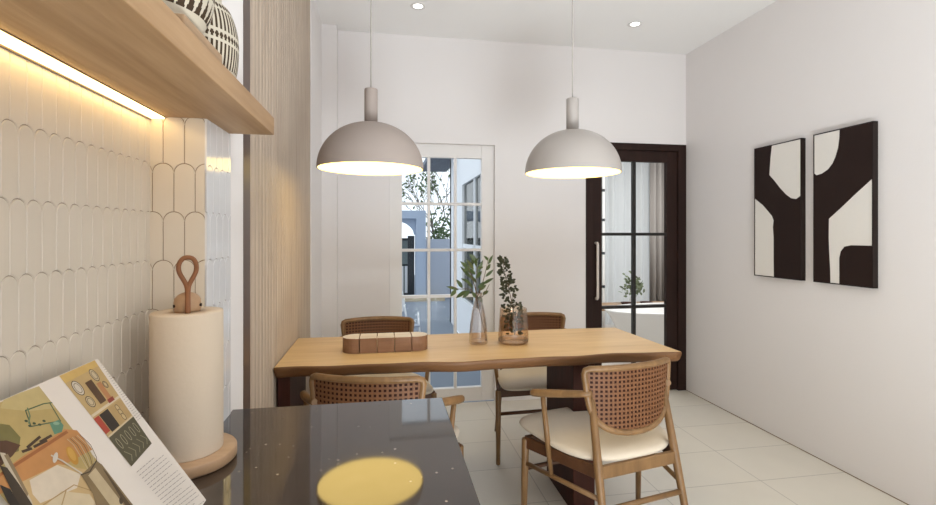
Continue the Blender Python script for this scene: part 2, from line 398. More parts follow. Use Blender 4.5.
g0, g1 = atY(402, 200, y1).x, atY(481.5, 200, y1).x
zt, zb = atY(441, 157.5, y1).z, atY(441, 389, y1).z
d1 = glazed('door_1', DX0, DX1, 0.004, DZ, y1, g0, g1, zb, zt, 3, 5, 0.045, M['white'], M['white'], 0.021, M['pane'])
y2 = YB + 0.012
e0, e1 = atY(602, 200, y2).x, atY(667, 200, y2).x
zt2, zb2 = atY(634, 161.5, y2).z, 0.105
ja, jb = EX0 + 0.052, EX1 - 0.072
d2 = glazed('door_2', ja, jb, 0.006, EZ - 0.055, y2, e0, e1, zb2, zt2, 2, 3, 0.045, M['door_dark'], M['blackbar'], 0.024, M['pane'])
d2p = Vector((ja, y2, 0))
fr = MB(); fr.box((EX0 + 0.001, YB - 0.006, 0), (ja, YB + 0.12, EZ)); fr.box((jb, YB - 0.006, 0), (EX1 - 0.001, YB + 0.12, EZ)); fr.box((ja, YB - 0.006, EZ - 0.055), (jb, YB + 0.12, EZ))
for i in range(len(fr.v)): fr.v[i] = tuple(Vector(fr.v[i]) - d2p)
fr.build('door_frame', M['door_dark'], d2, bevel=0.003)
hx = atY(597.5, 270, y2 - 0.04).x; hz1, hz0 = atY(597.5, 243, y2 - 0.04).z, atY(597.5, 299, y2 - 0.04).z
hb = MB(); hb.tube([(hx - ja, -0.002, hz0), (hx - ja, -0.035, hz0), (hx - ja, -0.045, hz0 + 0.012), (hx - ja, -0.045, hz1 - 0.012), (hx - ja, -0.035, hz1), (hx - ja, -0.002, hz1)], 0.010, 12)
hb.build('door_handle', M['steel'], d2)

# ------------------------------------------------------------------ counter
XCR = 0.148; YCE = 1.243
ct = MB(); ct.prism([(XT, -1.2), (XCR, -1.2), (XCR, YCE), (XP, YCE), (XP, 1.0585), (XT, 1.0585)], lambda a, b, d: (a, b, d), ZC - 0.035, ZC)
o = ct.build('countertop', M['granite'], bevel=0.002); tag(o, 'polished black speckled granite countertop below the tiled wall', 'countertop')
cb = empty('base_cabinet', (0, 0, 0)); tag(cb, 'pale laminate base cabinet under the black countertop', 'cabinet')
boxo('body', (XT + 0.002, -1.2, 0.08), (XCR - 0.03, 1.05, ZC - 0.035), M['cabinet'], cb)
boxo('plinth', (XT + 0.002, -1.2, 0), (XCR - 0.08, 1.03, 0.08), M['bronze'], cb)
for i in range(4):
    ya = -1.19 + i * 0.56
    dd = boxo('cabinet_door', (XCR - 0.030, ya, 0.09), (XCR - 0.012, ya + 0.55, ZC - 0.05), M['cabinet'], cb, 0.002)
    MB().tube([(XCR - 0.012, ya + 0.06, 0.6), (XCR + 0.012, ya + 0.06, 0.6), (XCR + 0.012, ya + 0.06, 0.74), (XCR - 0.012, ya + 0.06, 0.74)], 0.005, 8).build('handle', M['bronze'], dd)

# ------------------------------------------------------------------ shelf, light strip, pots
sh = MB(); XS = -0.255; YS = 1.207
sh.prism([(XT, -0.6), (XS, -0.6), (XS, YS), (XP, YS), (XP, 1.0585), (XT, 1.0585)], lambda a, b, d: (a, b, d), ZS, ZS + 0.0405)
o = sh.build('wall_shelf', M['shelf'], bevel=0.0015); tag(o, 'thick oak wall shelf above the tiled splashback', 'shelf')
ls = empty('light_strip', (XT, 0, ZS)); tag(ls, 'glowing warm white light strip under the oak shelf against the tiles', 'light strip')
MB().box((0.005, -0.3, -0.0045), (0.028, 1.055, -0.0015)).build('diffuser', M['led'], ls)
MB().box((0.001, -0.3, -0.0015), (0.030, 1.056, 0.0)).box((0.001, -0.3, -0.0065), (0.004, 1.056, -0.0015)).build('channel', M['bronze'], ls)

ZT = ZS + 0.0405
rz = boxo('wooden_board', (-0.425, 0.716, ZT), (-0.267, 0.873, ZT + 0.026), M['riser'], None, 0.0015)
tag(rz, 'low square oak board on the shelf beneath the zigzag pot', 'wooden board')
def pot(name, loc, prof, pattern, label):
    n = 360
    # resample the profile finely
    P = []
    for i in range(len(prof) - 1):
        (r0, z0), (r1, z1) = prof[i], prof[i + 1]
        k = max(1, int(abs(z1 - z0) / 0.0013))
        for j in range(k): t = j / k; P.append((r0 + (r1 - r0) * t, z0 + (z1 - z0) * t))
    P.append(prof[-1])
    mb = MB(); mb.lathe(P, n, matf=lambda i, j: 1 if pattern(P[i][1], j / n) else 0)
    inner = [(P[-1][0] - 0.005, P[-1][1]), (P[-1][0] - 0.007, P[-1][1] - 0.03), (0.02, P[-1][1] - 0.05)]
    mb.lathe([P[-1]] + inner, n, cap=True)
    o = mb.build(name, [M['pot_cream'], M['pot_dark']], loc=loc); tag(o, label, 'pot', 'patterned pots on the oak shelf'); return o
def bezier_prof(pts, k=5): return [(p.x, p.y) for p in smooth_path([(a, b, 0) for a, b in pts], k)]
p1 = bezier_prof([(0.001, 0), (0.050, 0.0), (0.068, 0.012), (0.083, 0.035), (0.090, 0.065), (0.088, 0.10), (0.075, 0.135), (0.055, 0.15)])
def pat1(z, a):
    N_ = 34; x = (a * N_) % 1.0
    if z < 0.025: return False
    row = (z - 0.025) / 0.034; k = int(row); t = row - k
    if k > 2: return False
    if k % 2: x = (x + 0.5) % 1
    t2 = t / 0.86
    return t2 < 1 and abs(x - 0.5) < 0.40 * (1 - t2) + 0.03
pot('zigzag_pot', (-0.350, 0.800, ZT + 0.026), p1, pat1, 'round cream pot with dark zigzag pattern standing on the oak board')
p2 = bezier_prof([(0.001, 0), (0.060, 0.0), (0.075, 0.010), (0.083, 0.035), (0.086, 0.075), (0.083, 0.11), (0.072, 0.142), (0.058, 0.156), (0.056, 0.170)])
def pat2(z, a):
    N_ = 60; x = (a * N_) % 1.0
    def dots(zc, h=0.0062): return abs(z - zc) < h and (abs(x - 0.5) / 0.36) ** 2 + ((z - zc) / h) ** 2 < 1
    if dots(0.016, 0.005) or dots(0.079) or dots(0.137, 0.005): return True
    if 0.026 < z < 0.068 or 0.090 < z < 0.128: return abs(x - 0.5) < 0.30
    return False
pot('slatted_pot', (-0.357, 0.972, ZT), p2, pat2, 'cream pot with dark vertical slits and dotted bands at the shelf end')

# ------------------------------------------------------------------ paper towel holder
PX, PY = -0.358, 0.974
ph = empty('paper_towel_holder', (PX, PY, ZC)); tag(ph, 'beech paper towel holder with round base and leather loop on the countertop', 'paper towel holder')
MB().lathe([(0.0001, 0), (0.080, 0.0), (0.083, 0.003), (0.083, 0.019), (0.081, 0.022), (0.0001, 0.022)], 64).build('base', M['holder'], ph)
MB().lathe([(0.0001, 0.022), (0.008, 0.022), (0.008, 0.285), (0.0001, 0.285)], 20).build('post', M['holder'], ph)
ZK = 0.277
kb = MB().lathe([(0.0001, ZK), (0.0215, ZK), (0.0225, ZK + 0.006), (0.0225, ZK + 0.018)] + [(0.0225 * math.cos(a), ZK + 0.018 + 0.018 * math.sin(a)) for a in [0.3, 0.6, 0.9, 1.2, 1.45]] + [(0.0001, ZK + 0.036)], 40).build('knob', M['holder'], ph)
dirp = Vector((CY, -SY, 0))
for s in (-1, 1):
    dirp = Vector((PY, -PX, 0)).normalized(); c = Vector((0, 0, ZK + 0.012)) + dirp * (0.0200 * s) + Vector((-PX, -PY, 0)).normalized() * 0.009
    MB().tube([c - dirp * 0.003, c + dirp * 0.003], 0.0028, 10).build('peg', M['dark'], kb)
lp = smooth_path([(0, 0, ZK + 0.0), (0, 0, ZK + 0.030), (-0.002, 0, ZK + 0.052), (-0.0145, 0, ZK + 0.078), (-0.0150, 0, ZK + 0.094), (-0.008, 0, ZK + 0.105), (0.001, 0, ZK + 0.107), (0.010, 0, ZK + 0.104), (0.0155, 0, ZK + 0.093), (0.0145, 0, ZK + 0.077), (0.003, 0, ZK + 0.052), (0.001, 0, ZK + 0.03), (0.001, 0, ZK)], 6)
tw = Vector((-PX, -PY, 0)).normalized(); sdw = Vector((-tw.y, tw.x, 0))
lp = [sdw * p.x * 0.9 + tw * (0.0245 * (1 if p.z < ZK + 0.02 else max(0, 1 - (p.z - ZK - 0.02) / 0.03)) + 0.002) + Vector((0, 0, ZK + (p.z - ZK) * 0.93)) for p in lp]
MB().tube(lp, 0.0042, 10).build('leather_loop', M['leather'], ph)
rl = MB(); rl.lathe([(0.018, 0.0), (0.0588, 0.0), (0.0595, 0.002), (0.0595, 0.253), (0.0588, 0.255), (0.018, 0.255), (0.018, 0.0)], 72, cap=False)
for k in range(10): pass
o = rl.build('paper_towel_roll', M['cream_tower'], loc=(PX, PY, ZC + 0.0222)); tag(o, 'tall white paper towel roll standing on the wooden holder', 'paper towel roll')

# ------------------------------------------------------------------ open cookbook
Bc = Vector((-0.271, 0.81, ZC + 0.0085)); Tc = Vector((-0.4217, 0.81, 1.0908))
up = (Tc - Bc).normalized(); HP = (Tc - Bc).length; sd = Vector((0, -1, 0)); nrm = up.cross(sd).normalized()
if nrm.x < 0: nrm = -nrm
WP = 0.27
def pp(s, t, d=0.0): return Bc + sd * s + up * t + nrm * d
bk = empty('open_cookbook', Bc + sd * WP); tag(bk, 'open cookbook with kitchen photographs leaning toward the tiled wall', 'book')
def bkb(mb, name, m, parent=None, bevel=0):
    mb.v = [tuple(Vector(q) - (Bc + sd * WP)) for q in mb.v]
    return mb.build(name, m, parent or bk, bevel=bevel)
def page_block(s_in, s_out, thick):
    mb = MB(); K = 14; top = []; 
    for i in range(K + 1):
        t = i / K; s = s_in + (s_out - s_in) * t
        bulge = -0.006 * math.exp(-((t) / 0.10) ** 2)     # dips into the gutter
        top.append((s, bulge))
    poly = top + [(s_out, -thick), (s_in, -thick - 0.003)]
    mb.prism(poly, lambda a, b, d: pp(a, d, b), 0.0, HP)
    return mb
pr = bkb(page_block(WP, 0.0, 0.008), 'page', M['paper'])
pl = bkb(page_block(WP, WP * 2, 0.008), 'page', M['paper'])
cv = MB(); cv.prism([(0.001, -0.0115), (0.001, -0.009), (2 * WP - 0.001, -0.009), (2 * WP - 0.001, -0.0115)], lambda a, b, d: pp(a, d, b), 0.001, HP - 0.001)
bkb(cv, 'cover', M['cover'])
Ppl = Bc + nrm * 0.0
def px(u, v):
    d = ray(u, v); t = (Ppl - CAM).dot(nrm) / d.dot(nrm); q = CAM + d * t - Bc
    return (q.dot(sd), q.dot(up))
def zp(x, y): return px(x / 3.257, 350 + y / 3.257)     # coordinates on an enlargement of the book
inks = {}
def ink(c):
    k = tuple(c)
    if k not in inks: inks[k] = mat('print_ink_%d' % len(inks), tuple(x * 0.83 for x in c), 0.5, 0.3, 0.14, 70)
    return inks[k]
class Print:
    def __init__(s): s.mb = MB(); s.m = []; s.d = 0.0003
    def poly(s, pts, c):
        s.d += 0.000012
        m = ink(c)
        if m not in s.m: s.m.append(m)
        cl = [(min(max(a, 0.001), WP - 0.012), min(max(b, 0.0005), HP - 0.0005)) for a, b in pts]
        n = len(cl); d = s.d
        s.mb.add([pp(a, b, d) for a, b in cl], [tuple(range(n))], s.m.index(m))
    def line(s, pts, w, c):
        for (a, b), (a2, b2) in zip(pts[:-1], pts[1:]):
            t = Vector((a2 - a, b2 - b)); 
            if t.length < 1e-6: continue
            t.normalize(); q = Vector((-t.y, t.x)) * w / 2; e = t * w * 0.3
            s.poly([(a - e.x + q.x, b - e.y + q.y), (a2 + e.x + q.x, b2 + e.y + q.y), (a2 + e.x - q.x, b2 + e.y - q.y), (a - e.x - q.x, b - e.y - q.y)], c)
    def ell(s, c, rx, ry, ang, colr, n=20):
        s.poly([(c[0] + rx * math.cos(a) * math.cos(ang) - ry * math.sin(a) * math.sin(ang), c[1] + rx * math.cos(a) * math.sin(ang) + ry * math.sin(a) * math.cos(ang)) for a in [2 * PI * k / n for k in range(n)]], colr)
    def ring(s, c, rx, ry, ang, w, colr, inner):
        s.ell(c, rx, ry, ang, colr); s.ell(c, rx - w, ry - w, ang, inner)
Z = lambda L_: [zp(*q) for q in L_]
# big photograph on the left of the page
A = Print()
A.poly([(WP, HP)] + Z([(126, 118), (280, 315), (430, 507)]) + [(zp(430, 507)[0], 0), (WP, 0)], (196, 172, 112))
A.poly(Z([(0, 150), (60, 135), (126, 118), (180, 190), (90, 200), (0, 190)]), (206, 186, 130))
A.poly(Z([(-40, 235), (30, 245), (66, 285), (60, 330), (0, 350), (-40, 350)]), (126, 118, 70))
A.poly(Z([(-40, 300), (20, 295), (66, 310), (40, 345), (0, 380), (-40, 390)]), (92, 62, 44))
A.poly(Z([(-40, 430), (75, 345), (210, 258), (250, 262), (300, 325), (180, 390), (60, 440), (0, 470), (-40, 480)]), (206, 146, 88))
A.poly(Z([(0, 400), (75, 352), (215, 262), (222, 270), (80, 362), (0, 412)]), (170, 106, 62))
A.poly(Z([(70, 430), (190, 372), (330, 400), (420, 510), (380, 700), (60, 700)]), (214, 182, 130))
A.poly(Z([(95, 425), (185, 375), (262, 405), (250, 450), (130, 500), (105, 470)]), (232, 216, 194))
A.poly(Z([(150, 505), (200, 460), (290, 470), (340, 540), (300, 640), (180, 640)]), (224, 204, 170))
A.line(Z([(140, 505), (240, 440), (330, 470)]), 0.0012, (178, 146, 96)); A.line(Z([(190, 540), (215, 455)]), 0.0012, (178, 146, 96))
A.line(Z([(82, 198), (140, 176), (168, 172)]), 0.0016, (96, 112, 84)); A.line(Z([(82, 198), (100, 250), (150, 240), (196, 232), (160, 172)]), 0.0016, (92, 106, 78))
for q in ((84, 232), (96, 248), (110, 240), (128, 244), (142, 232)): A.ell(zp(*q), 0.0022, 0.0016, 0.4, (70, 84, 62))
A.line(Z([(88, 190), (96, 215), (92, 240)]), 0.0018, (120, 140, 104))
A.poly(Z([(160, 240), (190, 228), (206, 246), (200, 268), (176, 276)]), (104, 148, 122)); A.ell(zp(182, 240), 0.0045, 0.0022, 0.4, (150, 184, 156))
for a, b in (((72, 332), (100, 322)), ((88, 318), (128, 284)), ((110, 316), (150, 296)), ((130, 300), (165, 280))): A.line([zp(*a), zp(*b)], 0.0032, (74, 54, 40))
A.ell(zp(234, 345), 0.0068, 0.0125, 0.30, (206, 152, 62)); A.ell(zp(232, 340), 0.0045, 0.009, 0.30, (222, 172, 84))
for k in range(6): A.line(Z([(218 + k * 8, 292 - k * 3), (238 + k * 11, 310), (262 + k * 10, 350), (288 + k * 5, 395)]), 0.0009, (112, 92, 62) if k % 2 else (214, 198, 166))
A.line(Z([(165, 345), (200, 362), (262, 402), (330, 480)]), 0.0020, (216, 206, 190)); A.ell(zp(178, 352), 0.0075, 0.0028, -0.55, (222, 214, 202))
A.poly(Z([(262, 408), (312, 362), (330, 375), (430, 505), (470, 700), (360, 700), (300, 470)]), (142, 120, 86))
A.poly(Z([(285, 410), (308, 385), (400, 505), (380, 540)]), (206, 186, 150)); A.poly(Z([(330, 385), (345, 400), (440, 530), (420, 530)]), (92, 74, 52))
A.line(Z([(262, 408), (290, 398), (312, 362)]), 0.0016, (84, 68, 48)); A.ell(zp(392, 492), 0.005, 0.003, -0.6, (78, 62, 44))
A.poly(Z([(-5, 335), (14, 338), (100, 492), (120, 560), (80, 560), (40, 440)]), (214, 200, 176)); A.poly(Z([(-5, 378), (20, 385), (60, 440), (102, 505), (130, 600), (85, 600)]), (70, 58, 46))
A.poly(Z([(-5, 440), (30, 455), (70, 520), (40, 560), (-5, 520)]), (52, 44, 38)); A.poly(Z([(10, 345), (22, 340), (90, 470), (85, 480)]), (150, 130, 100))
bkb(A.mb, 'printed_photograph', A.m, pr)
# strip of three small photographs on the right
TL, TR, BR, BL = zp(192, 85), zp(305, 30), zp(493, 305), zp(427, 380)
def st(a, b):
    Lx = (TL[0] + (BL[0] - TL[0]) * b, TL[1] + (BL[1] - TL[1]) * b); Rx = (TR[0] + (BR[0] - TR[0]) * b, TR[1] + (BR[1] - TR[1]) * b)
    return (Lx[0] + (Rx[0] - Lx[0]) * a, Lx[1] + (Rx[1] - Lx[1]) * a)
B2 = Print(); q4 = lambda a0, b0, a1, b1: [st(a0, b0), st(a1, b0), st(a1, b1), st(a0, b1)]
aa = math.atan2(st(0, 1)[1] - st(0, 0)[1], st(0, 1)[0] - st(0, 0)[0])
B2.poly(q4(0, 0, 1, 1), (206, 176, 122)); B2.poly(q4(0, 0, 1, 0.08), (222, 186, 112))
for c, rx, ry, cc in ((st(0.18, 0.17), .012, .0085, (226, 214, 196)), (st(0.74, 0.14), .0105, .0072, (214, 196, 164)), (st(0.22, 0.33), .009, .0075, (216, 196, 160)), (st(.85, .27), .006, .005, (216, 192, 150))):
    B2.ring(c, rx, ry, aa, 0.0013, (92, 76, 58), cc); B2.ring(c, rx * .66, ry * .66, aa, 0.001, (120, 102, 78), cc)
B2.poly(q4(0.40, 0.16, 0.60, 0.40), (92, 66, 46)); B2.poly(q4(0.64, 0.22, 0.78, 0.42), (196, 138, 92))
B2.poly(q4(0.0, 0.43, 1.0, 0.455), (232, 214, 184)); B2.poly(q4(.62, .40, .82, .44), (150, 60, 46))
B2.poly(q4(0.0, 0.47, 0.16, 0.64), (186, 74, 56)); B2.poly(q4(0.18, 0.47, 0.48, 0.66), (54, 44, 38)); B2.poly(q4(0.50, 0.47, 0.98, 0.66), (196, 164, 112))
for k in range(3): B2.ring(st(0.74, 0.52 + 0.05 * k), .0058, .0042, aa, 0.0011, (104, 84, 58), (214, 188, 140))
B2.poly(q4(0.0, 0.665, 1.0, 0.68), (226, 206, 172)); B2.poly(q4(0.0, 0.68, 1.0, 1.0), (92, 86, 64))
for k in range(5):
    B2.ring(st(0.14 + 0.18 * k, 0.78), .0085, .0032, aa, 0.001, (186, 178, 148), (82, 74, 54)); B2.line([st(0.10 + .18 * k, .86), st(.22 + .18 * k, .93), st(.12 + .18 * k, .97)], 0.0009, (170, 162, 134))
bkb(B2.mb, 'printed_photograph', B2.m, pr)
TX = Print()
for i in range(3):
    for k in range(26):
        b0 = 0.06 + k * 0.027; a0 = 1.09 + i * 0.075 - 0.05 * (k / 26)
        TX.line([st(a0, b0), st(a0 + 0.05, b0 + 0.004)], 0.0007, (150, 146, 140))
bkb(TX.mb, 'printed_text', TX.m, pr); TX = Print(); TX.d = 0.0012
C0, C1, C2, C3 = zp(443, 400), zp(522, 333), zp(660, 495), zp(575, 560)
for k in range(17):
    t = k / 16; a = (C0[0] + (C3[0] - C0[0]) * t, C0[1] + (C3[1] - C0[1]) * t); b = (C1[0] + (C2[0] - C1[0]) * t, C1[1] + (C2[1] - C1[1]) * t)
    e = 1.0 if k % 5 else 0.7; x = 0.0
    while x < e:
        w = random.uniform(0.06, 0.14); x2 = min(e, x + w)
        TX.line([(a[0] + (b[0] - a[0]) * x, a[1] + (b[1] - a[1]) * x), (a[0] + (b[0] - a[0]) * x2, a[1] + (b[1] - a[1]) * x2)], 0.0008, (156, 150, 146)); x = x2 + 0.03
bkb(TX.mb, 'printed_text', TX.m, pr)

# ------------------------------------------------------------------ dining table
TZ = 0.75; tt = 0.047
tb = empty('dining_table', (0.44, 2.27, 0)); tag(tb, 'long oak dining table with wavy live edge and dark slab legs', 'dining table')
x0, x1, yf, yb = -0.428, 1.312, 1.985, 2.560
def wav(t): return 0.010 * math.sin(t * 9.0 + 0.6) + 0.006 * math.sin(t * 23 + 1) + 0.004 * math.sin(t * 41)
K = 60; fe = [(x0 + (x1 - x0) * i / K, yf + wav(i / K) + (0.02 * (1 - (i / K))) ) for i in range(K + 1)]
be = [(x1 - 0.03 - (x1 - 0.03 - x0) * i / K, yb + 0.012 * math.sin(i / K * 8)) for i in range(K + 1)]
mb = MB(); C0_ = Vector((0.44, 2.27))
rings = []
cen = Vector(((x0 + x1) / 2, (yf + yb) / 2))
out = fe + be
def inset(q, d):
    v = Vector(q); return (v.x - d * (1 if v.x > cen.x else -1) * 0.3, v.y + (d if v.y < cen.y else -d))
levels = [(TZ - tt, 0.022), (TZ - tt * 0.7, 0.010), (TZ - tt * 0.35, 0.003), (TZ - 0.006, 0.0), (TZ, 0.003)]
n = len(out)
for z, d in levels: mb.v += [(inset(q, d)[0] - C0_.x, inset(q, d)[1] - C0_.y, z) for q in out]
for l in range(len(levels) - 1):
    for i in range(n):
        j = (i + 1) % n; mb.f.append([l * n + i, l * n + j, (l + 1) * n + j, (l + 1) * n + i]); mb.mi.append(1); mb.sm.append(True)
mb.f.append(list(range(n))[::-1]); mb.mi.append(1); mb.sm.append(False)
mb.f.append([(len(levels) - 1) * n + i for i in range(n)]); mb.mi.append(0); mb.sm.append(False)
mb.build('tabletop', [M['table'], M['table_edge_shaded']], tb)
boxo('leg', (0.85 - C0_.x, 2.10 - C0_.y, 0), (0.955 - C0_.x, 2.47 - C0_.y, TZ - tt), M['walnut'], tb, 0.004)
boxo('leg', (-0.424 - C0_.x, 2.06 - C0_.y, 0), (-0.375 - C0_.x, 2.47 - C0_.y, TZ - tt), M['walnut'], tb, 0.004)

# ------------------------------------------------------------------ chairs
def mk_chair():
    r = empty('dining_chair', (0, 0, 0))
    zt = 0.668; zs = 0.443
    def rleg(s, z): t = z / zt; return Vector((s * (0.200 + (0.174 - 0.200) * t), -(0.245 + (0.098 - 0.245) * t), z))
    def fleg(s, z): return Vector((s * (0.304 + 0.004 * (1 - z / 0.41)), 0.185 + 0.012 * (1 - z / 0.41), z))
    # cushion
    mb = MB(); 
    def half(yy):
        t = (yy + 0.165) / 0.480
        return 0.238 + 0.080 * t
    prof = [(0.0, -0.020), (0.92, -0.020), (0.98, -0.015), (1.0, -0.006), (0.99, 0.002), (0.94, 0.010), (0.8, 0.017), (0.4, 0.021), (0.0, 0.021)]
    NN = 72
    def outl(a):
        c, s = math.cos(a), math.sin(a); e = 2 / (5.5 if s > 0 else 3.0)
        x = abs(c) ** e * (1 if c > 0 else -1); y = abs(s) ** e * (1 if s > 0 else -1)
        yy = 0.0750 + y * 0.2400
        return x * half(yy), yy
    vs = []; 
    for sc_, z in prof:
        for j in range(NN):
            x, yy = outl(2 * PI * j / NN); vs.append((x * sc_, 0.0750 + (yy - 0.0750) * sc_, zs + z - 0.012 * max(0, (x * sc_) ** 2) * 4 + 0.008 * ((yy - .0625) * sc_ / .21)))
    fs = [(i * NN + j, i * NN + (j + 1) % NN, (i + 1) * NN + (j + 1) % NN, (i + 1) * NN + j) for i in range(len(prof) - 1) for j in range(NN)]
    mb.add(vs, fs, 0, True); mb.build('seat', M['cushion'], r)
    # frame under the seat
    fz = zs - 0.052
    mb = MB()
    for a, b in ((rleg(-1, fz), rleg(1, fz)), (rleg(-1, fz), fleg(-1, fz)), (rleg(1, fz), fleg(1, fz)), (fleg(-1, fz), fleg(1, fz))):
        d = (b - a).normalized(); q = d.cross(Vector((0, 0, 1))) * 0.009
        mb.add([a - q + Vector((0, 0, -.024)), a + q + Vector((0, 0, -.024)), b + q + Vector((0, 0, -.024)), b - q + Vector((0, 0, -.024)),
                a - q + Vector((0, 0, .024)), a + q + Vector((0, 0, .024)), b + q + Vector((0, 0, .024)), b - q + Vector((0, 0, .024))],
               [(0, 3, 2, 1), (4, 5, 6, 7), (0, 1, 5, 4), (1, 2, 6, 5), (2, 3, 7, 6), (3, 0, 4, 7)])
    mb.mi = [1 if i < 6 else 0 for i in range(len(mb.f))]  # rear rail in plain ash, the other rails in the shaded copy
    mb.build('seat_frame', [M['ash_shaded'], M['ash']], r, bevel=0.003)
    for s in (-1, 1):
        MB().tube([rleg(s, 0), rleg(s, 0.2), rleg(s, 0.42), rleg(s, zt)], [0.0115, 0.0145, 0.0165, 0.0135], 14).build('leg', M['ash'], r)
        MB().tube([fleg(s, 0), fleg(s, 0.2), fleg(s, 0.40), fleg(s, 0.405)], [0.0115, 0.0145, 0.0165, 0.0150], 14).build('leg', M['ash'], r)
        A0 = Vector((s * 0.186, -0.118, 0.672)); A1 = Vector((s * 0.325, 0.10, 0.628))
        P = [A0.lerp(A1, t) + Vector((s * 0.010 * math.sin(PI * t), 0, 0)) for t in (0, .15, .3, .5, .7, .85, .97, 1.0)]
        MB().tube(P, [0.012, 0.0135, 0.0145, 0.0155, 0.016, 0.016, 0.0145, 0.009], 14).build('armrest', M['ash'], r)
        pa = A0.lerp(A1, 0.80); pb = rleg(s, 0.30).lerp(fleg(s, 0.30), 0.62)
        MB().tube([pa, pa.lerp(pb, .5), pb], [0.0100, 0.0115, 0.0085], 12).build('arm_post', M['ash'], r)
        MB().tube([rleg(s, 0.30), fleg(s, 0.30)], 0.0095, 12).build('stretcher', M['ash'], r)
    MB().tube([rleg(-1, 0.265), rleg(1, 0.265)], 0.0105, 12).build('stretcher', M['ash'], r)
    MB().tube([fleg(-1, 0.275), fleg(1, 0.275)], 0.0095, 12).build('stretcher', M['ash_shaded'], r)
    # backrest: rim tube and cane weave
    bw, zt2, zb2 = 0.207, 0.763, 0.515
    def yb_(x): return -0.150 + 0.055 * (abs(x) / bw) ** 2.2
    def wz(z):
        t = (zt2 - z) / (zt2 - zb2); t = min(max(t, 0), 1)
        return bw * (1 - 0.14 * t) * (max(0, 1 - t ** 6.0)) ** (1 / 2.3)
    ol = []
    for k in range(21): t = -1 + 2 * k / 20; ol.append((t * (bw - 0.02), zt2 + 0.004 * (1 - t * t)))
    ol += [(bw - 0.006, zt2 - 0.006)]
    for k in range(1, 26): z = zt2 - (zt2 - zb2) * math.sin(PI / 2 * k / 25) ** 0.9; ol.append((wz(z), z))
    low = [(-a, b) for a, b in ol[22:-1][::-1]]; ol += low; ol += [(-(bw - 0.006), zt2 - 0.006)]
    # even out the lower middle
    rim = [Vector((a, yb_(a), b)) for a, b in ol]
    br = MB().tube(rim, 0.0125, 12, closed=True).build('backrest', M['ash'], r)
    nx, nz = 24, 15; cw = 2 * bw / nx; ch = (zt2 + 0.01 - zb2) / nz; mb = MB()
    def cpt(x, z):
        z = min(max(z, zb2), zt2 + 0.003 * (1 - (x / bw) ** 2)); w = wz(z); x = min(max(x, -w), w); return (x, yb_(x) + 0.0, z)
    for i in range(nx):
        for j in range(nz):
            xa, za = -bw + i * cw, zb2 + j * ch
            if abs(xa + cw / 2) > wz(za + ch / 2) + cw: continue
            h = 0.22
            o_ = [(xa, za), (xa + cw, za), (xa + cw, za + ch), (xa, za + ch)]
            i_ = [(xa + cw * h, za + ch * h), (xa + cw * (1 - h), za + ch * h), (xa + cw * (1 - h), za + ch * (1 - h)), (xa + cw * h, za + ch * (1 - h))]
            vs = [cpt(*q) for q in o_ + i_]
            mb.add(vs, [(k, (k + 1) % 4, 4 + (k + 1) % 4, 4 + k) for k in range(4)])
    bm_ = mb.build('cane_panel', M['cane'], br, fix=False, solid=0.007)
    mb = MB()
    for i in range(nx):
        for j in range(nz):
            xa, za = -bw + i * cw, zb2 + j * ch
            if abs(xa + cw / 2) > wz(za + ch / 2) + cw: continue
            mb.add([cpt(*q) for q in ((xa, za), (xa + cw, za), (xa + cw, za + ch), (xa, za + ch))], [(0, 1, 2, 3)])
    mb.build('cane_dark_sheet', M['cane_sheet'], br, fix=False, solid=0.002)  # added thin sheet that makes the holes of the weave dark
    return r
ch0 = mk_chair()
grp = 'cane back dining chairs around the oak table'
spots = [(0.932, 1.886, 12.0, 'oak armchair with cane back and cream seat in full view at front of table'),
         (-0.034, 1.880, -15, 'cane back armchair half hidden behind the black granite countertop'),
         (-0.035, 2.845, 180, 'cane back chair across the table behind the oblong wooden blocks'),
         (0.925, 2.835, 182, 'cane back chair across the table behind the amber glass tumbler')]
for i, (x, y, a, lb) in enumerate(spots):
    c = ch0 if i == 0 else copy_tree(ch0)
    c.location = (x, y, 0); c.rotation_euler = (0, 0, math.radians(a)); tag(c, lb, 'chair', grp)

# ------------------------------------------------------------------ on the table
bl = empty('wooden_centrepiece', (0.008, 2.245, TZ)); tag(bl, 'oblong wooden centrepiece cut into five blocks on the table', 'centrepiece')
hl, hd, hh = 0.192, 0.056, 0.066
for k in range(5):
    a, b = -hl + k * 2 * hl / 5 + 0.0015, -hl + (k + 1) * 2 * hl / 5 - 0.0015
    if k == 0: poly = [(b, -hd)] + [(b, hd)] + [(a + hd + hd * math.cos(t), hd * math.sin(t)) for t in [PI / 2 + PI * i / 14 for i in range(15)]]
    elif k == 4: poly = [(a, hd), (a, -hd)] + [(b - hd + hd * math.cos(t), hd * math.sin(t)) for t in [-PI / 2 + PI * i / 14 for i in range(15)]]
    else: poly = [(a, -hd), (b, -hd), (b, hd), (a, hd)]
    mb = MB(); mb.prism(poly, lambda p, q, d: (p, q, d), 0, hh); mb.mi[1] = 1
    mb.build('block', [M['tray_wood'], M['tray_top']], bl, bevel=0.0015)
bl.rotation_euler = (0, 0, 0.0)

